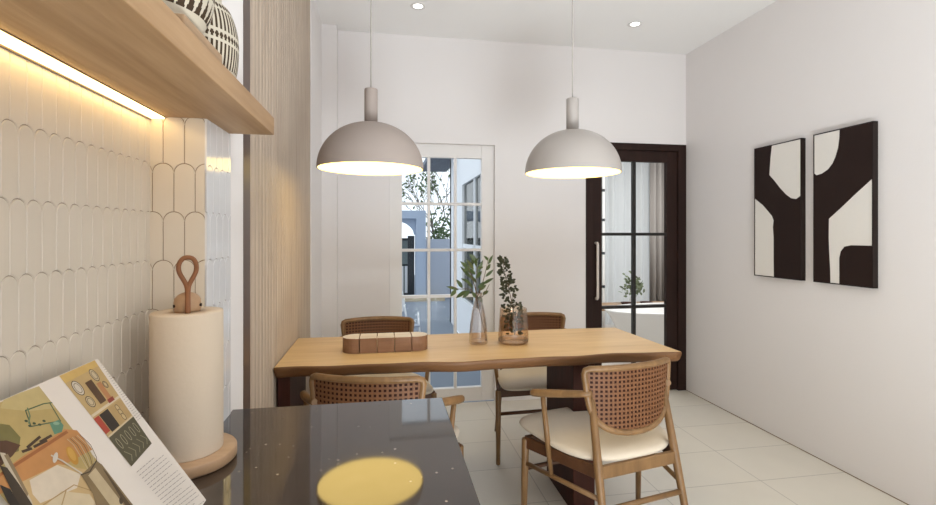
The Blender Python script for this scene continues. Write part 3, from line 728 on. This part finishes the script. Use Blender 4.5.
def leaf_mesh(mb, base, tip, width, nrm_, fold=0.25, mi=0):
    base, tip = Vector(base), Vector(tip); ax = tip - base; L_ = ax.length; ax.normalize()
    sdv = ax.cross(Vector(nrm_)).normalized(); up_ = sdv.cross(ax)
    N_ = 7; rows = []
    for i in range(N_ + 1):
        t = i / N_; w = width * math.sin(PI * min(1, t ** 0.85)) ** 0.8 * 0.5 if 0 < t < 1 else 0.0004
        c = base + ax * L_ * t - up_ * 0.10 * L_ * (t * t)
        rows.append((c - sdv * w + up_ * w * fold, c, c + sdv * w + up_ * w * fold))
    vs = [q for r_ in rows for q in r_]; fs = []
    for i in range(N_):
        for k in range(2): fs.append((i * 3 + k, i * 3 + k + 1, (i + 1) * 3 + k + 1, (i + 1) * 3 + k))
    mb.add(vs, fs, mi, True)

VX, VY = 0.447, 2.295; s_ = 0.00475
vb = empty('bottle_vase', (VX, VY, TZ)); tag(vb, 'slim tapering clear glass bottle vase on the table', 'vase')
vp = bezier_prof([(0.030, 0.0), (0.043, 0.002), (0.0455, 0.012), (0.044, 0.04), (0.039, 0.10), (0.031, 0.155), (0.022, 0.195), (0.0175, 0.213), (0.0172, 0.228), (0.0205, 0.245)])
mb = MB(); mb.lathe([(0.0001, 0.001)] + vp, 48, cap=False); mb.lathe([(0.0001, 0.008), (0.038, 0.009), (0.0425, 0.016)] + [(r_ - 0.0025, z_) for r_, z_ in vp[10:]] + [vp[-1]], 48, cap=False)
mb.build('glass_body', M['clear'], vb)
lb_ = empty('leafy_branch', (VX, VY, TZ)); tag(lb_, 'olive green leafy branch standing in the slim bottle vase', 'plant')
def lc(u, v, y=0): return Vector(((u - 478.5) * s_, y, (346 - v) * s_))
stems = [[(487, 343, 0), (481, 318, 0), (477, 302, 0), (476, 285, 0), (477, 268, 0), (474, 258, .01)], [(477, 302, 0), (470, 291, -.01), (458, 290, -.015), (449, 287, -.02)],
         [(477, 300, 0), (483, 286, .01), (487, 272, .015), (490, 259, .02)], [(477, 296, 0), (472, 280, -.015), (467, 268, -.02)], [(477, 303, 0), (484, 297, 0), (490, 286, 0)]]
mb = MB()
for st_ in stems: P = smooth_path([lc(*q) for q in st_], 5); mb.tube(P, [0.0022 - 0.0012 * i / len(P) for i in range(len(P))], 8)
mb.build('stem', M['stem'], lb_)
mb = MB(); rnd = random.Random(3)
lv = [(458, 291, 446, 287), (455, 291, 449, 296), (463, 290, 457, 281), (466, 292, 455, 299), (470, 292, 462, 299), (470, 285, 461, 279), (473, 290, 467, 281), (472, 280, 461, 268), (470, 275, 465, 262), (467, 270, 460, 262),
      (474, 272, 468, 260), (476, 268, 474, 255), (477, 275, 483, 262), (476, 280, 482, 272), (483, 286, 493, 279), (485, 278, 494, 271), (487, 272, 494, 266), (488, 266, 493, 256), (489, 262, 484, 257), (480, 293, 489, 287),
      (477, 285, 470, 276), (478, 290, 486, 283), (484, 297, 490, 293), (477, 300, 471, 293), (479, 298, 483, 305), (472, 266, 478, 259), (470, 268, 463, 272), (475, 262, 469, 255), (476, 276, 468, 270), (478, 270, 484, 268), (471, 262, 477, 264)]
for k, (a, b, c, d) in enumerate(lv):
    y0 = rnd.uniform(-.02, .02); leaf_mesh(mb, lc(a, b, y0), lc(c, d, y0 + rnd.uniform(-.03, .03)), rnd.uniform(.014, .021), (rnd.uniform(-.5, .5), -1, rnd.uniform(.0, .9)))
mb.build('foliage', M['leaf'], lb_, fix=False)

GX, GY = 0.618, 2.285
gl = empty('amber_tumbler', (GX, GY, TZ)); tag(gl, 'wide amber glass tumbler on the table holding a dark sprig', 'vase')
mb = MB(); mb.lathe(bezier_prof([(0.060, 0.006), (0.070, 0.007), (0.0735, 0.016), (0.073, 0.05), (0.069, 0.11), (0.0655, 0.168)]), 56, cap=False)
mb.lathe(bezier_prof([(0.060, 0.024), (0.0695, 0.028), (0.0705, 0.05), (0.0665, 0.11), (0.063, 0.168)]) + [(0.0655, 0.168)], 56, cap=False); mb.build('glass_body', M['amber'], gl)
MB().lathe([(0.0001, 0.001), (0.062, 0.001), (0.0715, 0.006), (0.072, 0.020), (0.066, 0.024), (0.0001, 0.020)], 56).build('glass_base', M['amber_base'], gl)
sp = empty('dark_sprig', (GX, GY, TZ)); tag(sp, 'dark small leaved sprig standing in the amber glass tumbler', 'plant')
def ls_(u, v, y=0): return Vector(((u - 514) * s_, y, (346 - v) * s_))
stm = smooth_path([ls_(515.5, 338), ls_(515, 325), ls_(513, 308), ls_(509, 290), ls_(505, 275), ls_(503, 261)], 8)
mb = MB(); mb.tube(stm, [0.0026 - 0.0015 * i / len(stm) for i in range(len(stm))], 8)
for a, b in ((6, (519, 322)), (10, (508, 318)), (14, (519, 305)), (18, (516, 295)), (24, (509, 276))):
    mb.tube([stm[a], stm[a].lerp(ls_(*b, .01), .6), ls_(*b, .015)], [.0014, .0011, .0008], 6)
mb.build('stem', M['stem'], sp)
mb = MB(); rnd = random.Random(5)
for k in range(330):
    i = min(len(stm) - 1, int(rnd.random() ** 0.75 * len(stm))); p = stm[i]; t = i / len(stm)
    spread = 0.046 * (1 - t) ** 0.6 * (0.5 if t < .12 else 1) + 0.008
    a = rnd.uniform(0, 2 * PI); rr = spread * rnd.random() ** 0.6
    b = p + Vector((math.cos(a) * rr, math.sin(a) * rr * 0.8, rnd.uniform(-.012, .012))); d = Vector((math.cos(a), math.sin(a) * .8, rnd.uniform(-.3, .9))).normalized()
    if b.z < 0.045: b.z = 0.045
    leaf_mesh(mb, b, b + d * rnd.uniform(.012, .021), rnd.uniform(.010, .016), (rnd.uniform(-.6, .6), -1, rnd.uniform(-.3, .8)))
mb.build('foliage', M['leaf_dark'], sp, fix=False)

# ------------------------------------------------------------------ paintings on the right wall
def painting(px0, px1, tl, tr, bl_, br_, shapes, label):
    Xf = XR - 0.030
    y0, y1 = atX(px0, 200, Xf).y, atX(px1, 200, Xf).y      # far, near
    zt_ = (atX(px0, tl, Xf).z + atX(px1, tr, Xf).z) / 2; zb_ = (atX(px0, bl_, Xf).z + atX(px1, br_, Xf).z) / 2
    r = empty('wall_art', (XR - 0.001, (y0 + y1) / 2, zb_)); tag(r, label, 'painting', 'abstract paintings on the right wall')
    yc = (y0 + y1) / 2; W2 = (y0 - y1) / 2; Hh = zt_ - zb_
    mb = MB(); t = 0.006
    mb.box((-0.030, -W2, 0), (0, -W2 + t, Hh)); mb.box((-0.030, W2 - t, 0), (0, W2, Hh)); mb.box((-0.030, -W2, 0), (0, W2, t)); mb.box((-0.030, -W2, Hh - t), (0, W2, Hh))
    mb.build('frame', M['artframe'], r)
    boxo('canvas', (-0.0285, -W2 + t, t), (-0.004, W2 - t, Hh - t), M['canvas'], r)
    mb = MB()
    for sh_ in shapes:
        # outline in fractions: a from the far edge to the near edge, b from top to bottom
        mb.prism([(W2 - a * 2 * W2, Hh - b * Hh) for a, b in sh_], lambda p, q, d: (d, min(max(p, -W2 + t), W2 - t), min(max(q, t), Hh - t)), -0.0292, -0.0280)
    mb.build('painted_shape', M['ink'], r)
def arc(cx, cy, rx, ry, a0, a1, n=10): return [(cx + rx * math.cos(math.radians(a0 + (a1 - a0) * i / n)), cy + ry * math.sin(math.radians(a0 + (a1 - a0) * i / n))) for i in range(n + 1)]
L1 = [(0, 0), (0.40, 0), (0.37, 0.10), (0.345, 0.225)] + [(0.45, 0.27), (0.58, 0.335), (0.70, 0.385), (0.80, 0.415), (0.90, 0.425), (1, 0.405), (1, 1), (0.445, 1), (0.44, 0.85), (0.44, 0.70), (0.425, 0.62), (0.44, 0.57), (0.40, 0.535), (0.33, 0.505), (0.20, 0.45), (0, 0.395)]
R1 = [(0.47, 0), (1, 0), (1, 0.345), (0.75, 0.42), (0.50, 0.505), (0.285, 0.575), (0.28, 0.70), (0.29, 0.80), (0.305, 0.90), (0.31, 1), (0, 1), (0, 0.265), (0.06, 0.278), (0.16, 0.272), (0.27, 0.250), (0.35, 0.215), (0.40, 0.175), (0.445, 0.12), (0.465, 0.06)]
R2 = [(0.465, 1), (0.465, 0.83), (0.49, 0.785), (0.55, 0.755), (0.66, 0.745), (0.80, 0.745), (1, 0.745), (1, 1)]
painting(754.3, 801.3, 149, 137.7, 275.8, 280.3, [L1], 'abstract painting with one curved black branch form nearer the dark door')
painting(813.4, 873.2, 134.7, 121, 282, 288.3, [R1, R2], 'abstract painting with black forked form and separate rounded black corner block')

# ------------------------------------------------------------------ pendant lamps
def pendant(x, y, zr, D, m, label):
    r = empty('pendant_lamp', (x, y, HC)); tag(r, label, 'pendant lamp', 'dome pendant lamps over the dining table')
    R = D / 2; Hd = 0.214; z0 = zr - HC
    def dome(R_, H_, n=20): return [(R_ * math.cos(a) ** 0.95 if a < PI / 2 - 1e-6 else 0.0001, z0 + H_ * math.sin(a)) for a in [PI / 2 * i / n for i in range(n + 1)]]
    d = MB(); d.lathe(dome(R, Hd), 72, cap=False); d.lathe([(R, z0), (R - 0.005, z0 + 0.0005)], 72, cap=False)
    sh_ = d.build('lamp_shade', m, r)
    i = MB(); i.lathe(dome(R - 0.005, Hd - 0.006), 72, cap=False); i.build('inner_liner', M['liner'], sh_)
    MB().lathe([(0.0001, z0 + Hd - 0.006), (0.030, z0 + Hd - 0.006), (0.030, z0 + Hd + 0.152), (0.028, z0 + Hd + 0.155), (0.0001, z0 + Hd + 0.155)], 32).build('stem', m, r)
    MB().tube([(0, 0, z0 + Hd + 0.153), (0, 0, -0.02)], 0.0032, 8).build('cord', M['cord'], r)
    MB().lathe([(0.0001, -0.025), (0.045, -0.025), (0.05, -0.02), (0.05, -0.0005), (0.0001, -0.0005)], 32).build('ceiling_rose', m, r)
pl_ = atY(371, 168, 2.28); pendant(pl_.x, 2.28, 1.575, 0.482, M['dome_left'], 'darker matt dome pendant lamp hanging over table before the white glazed door')
pr_ = atY(572.5, 173, 2.28); pendant(pr_.x, 2.28, 1.577, 0.468, M['dome_right'], 'lighter glossier dome pendant lamp hanging nearest the dark door')

# ------------------------------------------------------------------ ceiling downlights
dls = [(418, 6, 'small recessed ceiling downlight above the white glazed door'), (635, 24, 'small recessed ceiling downlight near the dark door corner')]
for u, v, lb in dls:
    q = atZ(u, v, HC); r = empty('downlight', (q.x, q.y, HC)); tag(r, lb, 'downlight', 'recessed ceiling downlights')
    MB().lathe([(0.030, -0.001), (0.046, -0.005), (0.050, -0.003), (0.050, -0.0002)], 40, cap=False).build('trim_ring', M['trimring'], r)
    MB().lathe([(0.0001, -0.0018), (0.031, -0.0018)], 40, cap=False).build('diffuser', M['downlight'], r)
def spot(x, y, e, ang=120, c=(.97, .985, 1)):
    L_ = bpy.data.lights.new('downlight_beam', 'SPOT'); L_.energy = e; L_.spot_size = math.radians(ang); L_.spot_blend = 0.8; L_.shadow_soft_size = 0.06; L_.color = c
    o = bpy.data.objects.new('downlight_beam', L_); COL.objects.link(o); o.location = (x, y, HC - 0.02)
q1, q2 = atZ(418, 6, HC), atZ(635, 24, HC)
SPE = 4.5
for x in (q1.x, q2.x):
    for y, k in ((q1.y - 0.25, 0.6), (1.55, 0.35)): spot(x, y, SPE * k, 160)
    for y in (0.0, -1.5): spot(x, y, SPE * (0.5 if x < 1 else 0.3), 160, (1, .69, .32) if x < 1 else (1, .93, .86))

# ------------------------------------------------------------------ outside the french door
S('ground', (-6, YB + 0.13, -0.14), (0.99, 16, -0.06), M['patio'])
S('ground_garden', (0.99, 7.4, -0.14), (10, 16, -0.06), M['patio'])
S('ground_rear', (-6, -9, -0.14), (8, YREAR - 0.12, -0.06), M['patio'])
YG = 10.0
gw = MB(); gw.box((0.84, YG, -0.06), (1.46, YG + 0.2, 1.17)); gw.box((-6, YG, -0.06), (-0.6, YG + 0.2, 1.17))
o = gw.build('garden_wall', M['garden_wall']); tag(o, 'pale blue low garden wall seen through the white glazed door', 'garden wall')
po = empty('gate_portal', (0.3, YG, 0)); tag(po, 'pale blue arched gateway at the end of the patio', 'gateway')
boxo('pillar', (0.34, -0.15, -0.06), (0.535, 0.25, 1.75), M['portal'], po); boxo('pillar', (-0.9, -0.15, -0.06), (-0.6, 0.25, 1.75), M['portal'], po)
boxo('lintel', (-0.6, -0.15, 1.59), (0.34, 0.25, 1.75), M['portal'], po)
ag = MB(); pts_ = [(.34, 1.59), (.34, 1.26)] + [(-.12 + .43 * math.cos(PI * k / 24), 1.26 + .29 * math.sin(PI * k / 24)) for k in range(25)] + [(-.6, 1.26), (-.6, 1.59)]
ag.prism(pts_, lambda a, b, d: (a, d, b), -0.05, 0.15); ag.build('arch', M['portal'], po)
gt = empty('iron_gate', (0.355, YG + 0.35, -0.06)); tag(gt, 'dark iron gate with pale bars inside the blue gateway', 'gate')
g2 = MB(); g2.box((-0.62, 0, 1.20), (0.28, 0.03, 1.25)); g2.box((-0.62, 0, 0.66), (0.28, 0.03, 0.70)); g2.box((0.14, -0.01, 0.05), (0.28, 0.05, 1.3)); g2.box((-0.62, 0, 0.05), (0.28, 0.03, 0.09)); boxo('panel', (-.62, .03, .05), (.28, .05, 1.25), M['gate_grey'], gt); g2.build('gate_frame', M['gate_black'], gt)
for k in range(9): boxo('bar', (-0.60 + k * 0.085, 0.005, 0.09), (-0.545 + k * 0.085, 0.025, 0.66), M['ext_white'], gt)
S('trim_3', (-0.6, YG - 0.35, -0.06), (1.2, YG - 0.02, 0.03), M['sand'])
# white building on the right (holds the bathroom)
YW = 7.4; wb2 = MB()
wz0, wz1 = 0.40, 1.955; wy0, wy1 = 4.55, 6.22
for a, b in (((1.0, YB + 0.13, -0.06), (1.12, wy0, 2.7)), ((1.0, wy1, -0.06), (1.12, YW, 2.7)), ((1.0, wy0, -0.06), (1.12, wy1, wz0)), ((1.0, wy0, wz1), (1.12, wy1, 2.7)), ((1.0, YW - 0.12, -0.06), (1.9, YW, 2.7)), ((4.2, YW - 0.12, -0.06), (4.6, YW, 2.7)), ((1.9, YW - 0.12, 2.4), (4.2, YW, 2.7)), ((1.9, YW - 0.12, -0.06), (4.2, YW, 0.1)), ((4.5, YB + 0.13, -0.06), (4.6, YW, 2.7)), ((XR + 0.1, YB + 0.02, -0.06), (4.6, YB + 0.13, 2.7))): wb2.box(a, b)
struct(wb2.build('wall_exterior', M['ext_white']))
w1 = empty('window_1', (1.0, wy0, wz0)); struct(w1)
def wbx(nm, a, b, m): return boxo(nm, a, b, m, w1, 0.003)
LW, LH = wy1 - wy0, wz1 - wz0
fm = MB(); fm.box((-.01, 0, 0), (.06, .05, LH)); fm.box((-.01, LW - .05, 0), (.06, LW, LH)); fm.box((-.01, .05, 0), (.06, LW - .05, .05)); fm.box((-.01, .05, LH - .05), (.06, LW - .05, LH)); fm.box((0, LW / 2 - .03, .05), (.05, LW / 2 + .03, LH - .05)); fm.box((0, .05, .70), (.05, LW - .05, .75)); fm.build('window_frame', M['ext_white'], w1)
wbx('pane', (.02, .05, .05), (.026, LW - .05, LH - .05), M['darkpane'])
so = boxo('roof_soffit', (0.66, 6.6, 2.42), (1.12, 8.9, 2.50), M['soffit']); tag(so, 'grey boarded roof overhang outside the white glazed door', 'roof overhang')
# tree behind the wall
tr = empty('garden_tree', (1.28, 11.3, -0.06)); tag(tr, 'thin branched tree behind the garden wall outside the glazed door', 'tree')
tm = MB(); rnd = random.Random(11); tips = []
def branch(p, d, L_, r, depth):
    q = p + d * L_; mid = p.lerp(q, .5) + Vector((rnd.uniform(-1, 1), rnd.uniform(-1, 1), rnd.uniform(-1, 1))) * L_ * .08
    tm.tube(smooth_path([p, mid, q], 3), [r * (1 - .1 * i / 2) * (1 - .25 * i / 6) for i in range(7)], 6)
    if depth <= 2: tips.append(q); tips.append(mid)
    if depth == 0: return
    for k in range(3 if depth > 1 else 3):
        nd = (d + Vector((rnd.uniform(-.75, .75), rnd.uniform(-.7, .7), rnd.uniform(-.15, .5)))).normalized()
        branch(p.lerp(q, rnd.uniform(.55, 1)), nd, L_ * rnd.uniform(.58, .8), r * .58, depth - 1)
branch(Vector((0.0, 0, 0)), Vector((-0.10, 0, 1)).normalized(), 1.30, 0.042, 5)
tm.build('trunk', M['bark'], tr)
lm = MB()
for p in tips:
    for k in range(2):
        b = p + Vector([rnd.uniform(-.10, .10) for _ in range(3)]); d = Vector([rnd.uniform(-1, 1) for _ in range(3)]).normalized()
        if b.z > 1.7 and rnd.random() < .85: continue
        leaf_mesh(lm, b, b + d * .085, .045, (rnd.uniform(-1, 1), -1, rnd.uniform(-1, 1)))
lm.build('foliage', M['foliage'], tr, fix=False)
# bushes at the foot of the wall gap
bs = MB(); rnd = random.Random(4)
for k in range(420):
    p = Vector((1.28 + rnd.gauss(0, .16), 10.75 + rnd.gauss(0, .15), max(-.02, rnd.gauss(1.05, .30)))); d = Vector([rnd.uniform(-1, 1) for _ in range(3)]).normalized()
    leaf_mesh(bs, p, p + d * .10, .05, (rnd.uniform(-1, 1), -1, rnd.uniform(-1, 1)))
bo = empty('garden_shrub', (1.28, 10.75, -0.06)); tag(bo, 'green shrub rising behind the low garden wall', 'shrub')
bs.v = [(a - 1.28, b - 10.75, c + .06) for a, b, c in bs.v]; bs.build('foliage', M['foliage'], bo, fix=False)
MB().tube([(0, 0, 0), (0.02, 0, .5), (0, 0, 1.3)], [.03, .025, .012], 8).build('stem', M['bark'], bo)
# white garden chair on the patio
gc = empty('garden_chair', (0.16, 5.3, -0.06), 0.5); gc.scale = (.8, .8, .8); tag(gc, 'white garden chair standing out on the patio', 'chair')
for sx in (-1, 1):
    MB().tube([(sx * .22, -.22, 0), (sx * .20, -.16, .62)], .014, 8).build('leg', M['ext_white'], gc); MB().tube([(sx * .22, .25, 0), (sx * .20, .12, .45), (sx * .19, .24, .86)], .014, 8).build('leg', M['ext_white'], gc)
boxo('seat', (-.21, -.2, .42), (.21, .2, .45), M['garden_wall'], gc, .01); boxo('backrest', (-.19, .19, .58), (.19, .215, .84), M['ext_white'], gc, .01)

# ------------------------------------------------------------------ bathroom behind the dark door
S('floor_bath', (1.12, YB + 0.02, -0.06), (4.5, YW - .12, 0), M['bath_floor'])
S('ceiling_bath', (1.0, YB + 0.13, 2.6), (4.6, YW, 2.7), M['ceil'])
def curtain(name, x0, x1, y, z0, z1, m, amp, wl, label, cat, group=None):
    mb = MB(); n = int((x1 - x0) / 0.012); 
    ph_ = [0]; 
    P = [(x0 + (x1 - x0) * i / n, y + amp * math.sin(2 * PI * (i / n) * (x1 - x0) / wl + 1.3 * math.sin(i * 0.13)) + amp * .3 * math.sin(i * .9)) for i in range(n + 1)]
    mb.add([(a, b, z0) for a, b in P] + [(a, b, z1) for a, b in P], [(i, i + 1, n + 2 + i, n + 1 + i) for i in range(n)], 0, True)
    o = mb.build(name, m, fix=False, solid=0 if 'sheer' in name else 0.003); tag(o, label, cat, group); return o
YC_ = 6.35
curtain('sheer_curtain', 1.9, 3.86, YC_, 0.02, 2.58, M['sheer'], 0.028, 0.13, 'white sheer curtain behind the bathtub in the next room', 'curtain')
curtain('grey_drape', 3.66, 4.0, YC_ - 0.10, 0.02, 2.58, M['drape'], 0.035, 0.09, 'grey drape hanging beside the white sheer curtain', 'curtain')
tu = empty('bathtub', (3.04, 4.66, 0)); tu.scale = (1, 1, 0.92); tag(tu, 'white freestanding bathtub seen through the dark glazed door', 'bathtub')
op = [(0.60, 0.0), (0.68, 0.02), (0.76, 0.15), (0.84, 0.32), (0.93, 0.47), (1.0, 0.535), (1.0, 0.545), (0.97, 0.55)]
MB().lathe(op, 64, sx=0.80, sy=0.38, cap=True).build('outer_shell', M['tub'], tu)
MB().lathe([(0.97, 0.55), (0.93, 0.545), (0.86, 0.42), (0.75, 0.22), (0.62, 0.13), (0.0001, 0.12)], 64, sx=0.80, sy=0.36, cap=False).build('basin', M['tub'], tu)
be_ = empty('low_bench', (3.2, 5.80, 0)); tag(be_, 'low pale bench behind the bathtub carrying a potted plant', 'bench')
boxo('seat', (-.72, -.2, .33), (.62, .2, .375), M['holder'], be_, .004)
for sx in (-.66, .56): boxo('leg', (sx - .03, -.18, 0), (sx + .03, .18, .33), M['holder'], be_)
bx_ = atY(631, 304, 5.85).x
pv = empty('potted_plant', (bx_, 5.80, .377)); tag(pv, 'small leafy plant in a white vase on the bench beyond the dark door', 'plant')
MB().lathe(bezier_prof([(.0001, 0), (.035, 0), (.045, .03), (.035, .08), (.025, .1)]), 24, cap=False).build('vase', M['tub'], pv)
pm = MB(); rnd = random.Random(8)
for k in range(120):
    p = Vector((rnd.gauss(0, .06), rnd.gauss(0, .05), .10 + abs(rnd.gauss(.12, .07)))); d = Vector((rnd.uniform(-1, 1), rnd.uniform(-1, 1), rnd.uniform(-.3, 1))).normalized()
    leaf_mesh(pm, p, p + d * .06, .03, (rnd.uniform(-1, 1), -1, rnd.uniform(-1, 1)))
pm.build('foliage', M['plant_green'], pv, fix=False)
ps = MB()
for k in range(5): ps.tube([(0, 0, .05), (rnd.gauss(0, .04), rnd.gauss(0, .03), .28)], .003, 6)
ps.build('stem', M['stem'], pv)
for u, lb in ((624, 'dark round bowl on the bench left of the white vase'), (643, 'dark round bowl on the bench right of the white vase')):
    q = atY(u, 304, 5.80); o = MB().lathe(bezier_prof([(.0001, 0), (.04, 0), (.07, .02), (.08, .035)]) + [(.075, .035), (.04, .008), (.0001, .006)], 32, cap=False).build('round_bowl', M['walnut'], loc=(q.x, 5.72, .376)); tag(o, lb, 'bowl', 'dark bowls on the bench')
tl_ = empty('towel_ladder', (2.84, 6.17, 0)); tag(tl_, 'dark rung towel ladder at the left edge of the dark door glass', 'towel ladder')
for k, z in enumerate((0.55, 1.0, 1.45, 1.85)): boxo('rung', (-.28, -.02, z), (.10, .02, z + .035), M['gate_black'], tl_)
for x in (-.28, .07): boxo('rail', (x, -.015, 0), (x + .03, .015, 2.1), M['tub'], tl_)

# ------------------------------------------------------------------ lights and world
def area(name, loc, rot, sx, sy, e, c=(1, 1, 1)):
    L_ = bpy.data.lights.new(name, 'AREA'); L_.shape = 'RECTANGLE'; L_.size = sx; L_.size_y = sy; L_.energy = e; L_.color = c
    o = bpy.data.objects.new(name, L_); COL.objects.link(o); o.location = loc; o.rotation_euler = rot; return o
area('rear_fill', (1.775, YREAR + 0.02, 1.35), (math.radians(90), 0, 0), 1.1, 2.0, 10, (0.9, 0.96, 1.0))  # added fill light at the unseen rear opening
area('floor_fill_uplight', (0.62, -1.0, 0.03), (math.radians(180), 0, 0), 0.85, 2.8, 158, (0.88, 0.955, 1.0))  # added upward fill behind the camera, stands in for bounced daylight
area('bathroom_fill', (2.9, 4.7, 2.58), (0, 0, 0), 1.8, 1.2, 58, (1, .98, .95))  # added light to brighten the next room, no fixture there
w = bpy.data.worlds.new('World'); sc.world = w; w.use_nodes = True; nt = w.node_tree
bg = nt.nodes['Background']; bg.inputs['Color'].default_value = (0.88, 0.945, 1.0, 1); bg.inputs['Strength'].default_value = 1.5

cam = bpy.data.cameras.new('Camera'); co = bpy.data.objects.new('Camera', cam); COL.objects.link(co)
cam.sensor_width = 36; cam.lens = 36 * F / 936; cam.shift_y = -(252.5 - V0) / 936; cam.clip_start = 0.01
co.location = CAM; co.rotation_euler = (PI / 2, 0, -YAW); sc.camera = co
vs_ = sc.view_settings; vs_.view_transform = 'Standard'; vs_.look = 'None'; vs_.exposure = 0.0; vs_.gamma = 1.0; vs_.use_curve_mapping = False
sc.cycles.max_bounces = 10; sc.cycles.diffuse_bounces = 6; sc.cycles.glossy_bounces = 5; sc.cycles.transparent_max_bounces = 16; sc.cycles.sample_clamp_indirect = 8
sc.cycles.use_denoising = True
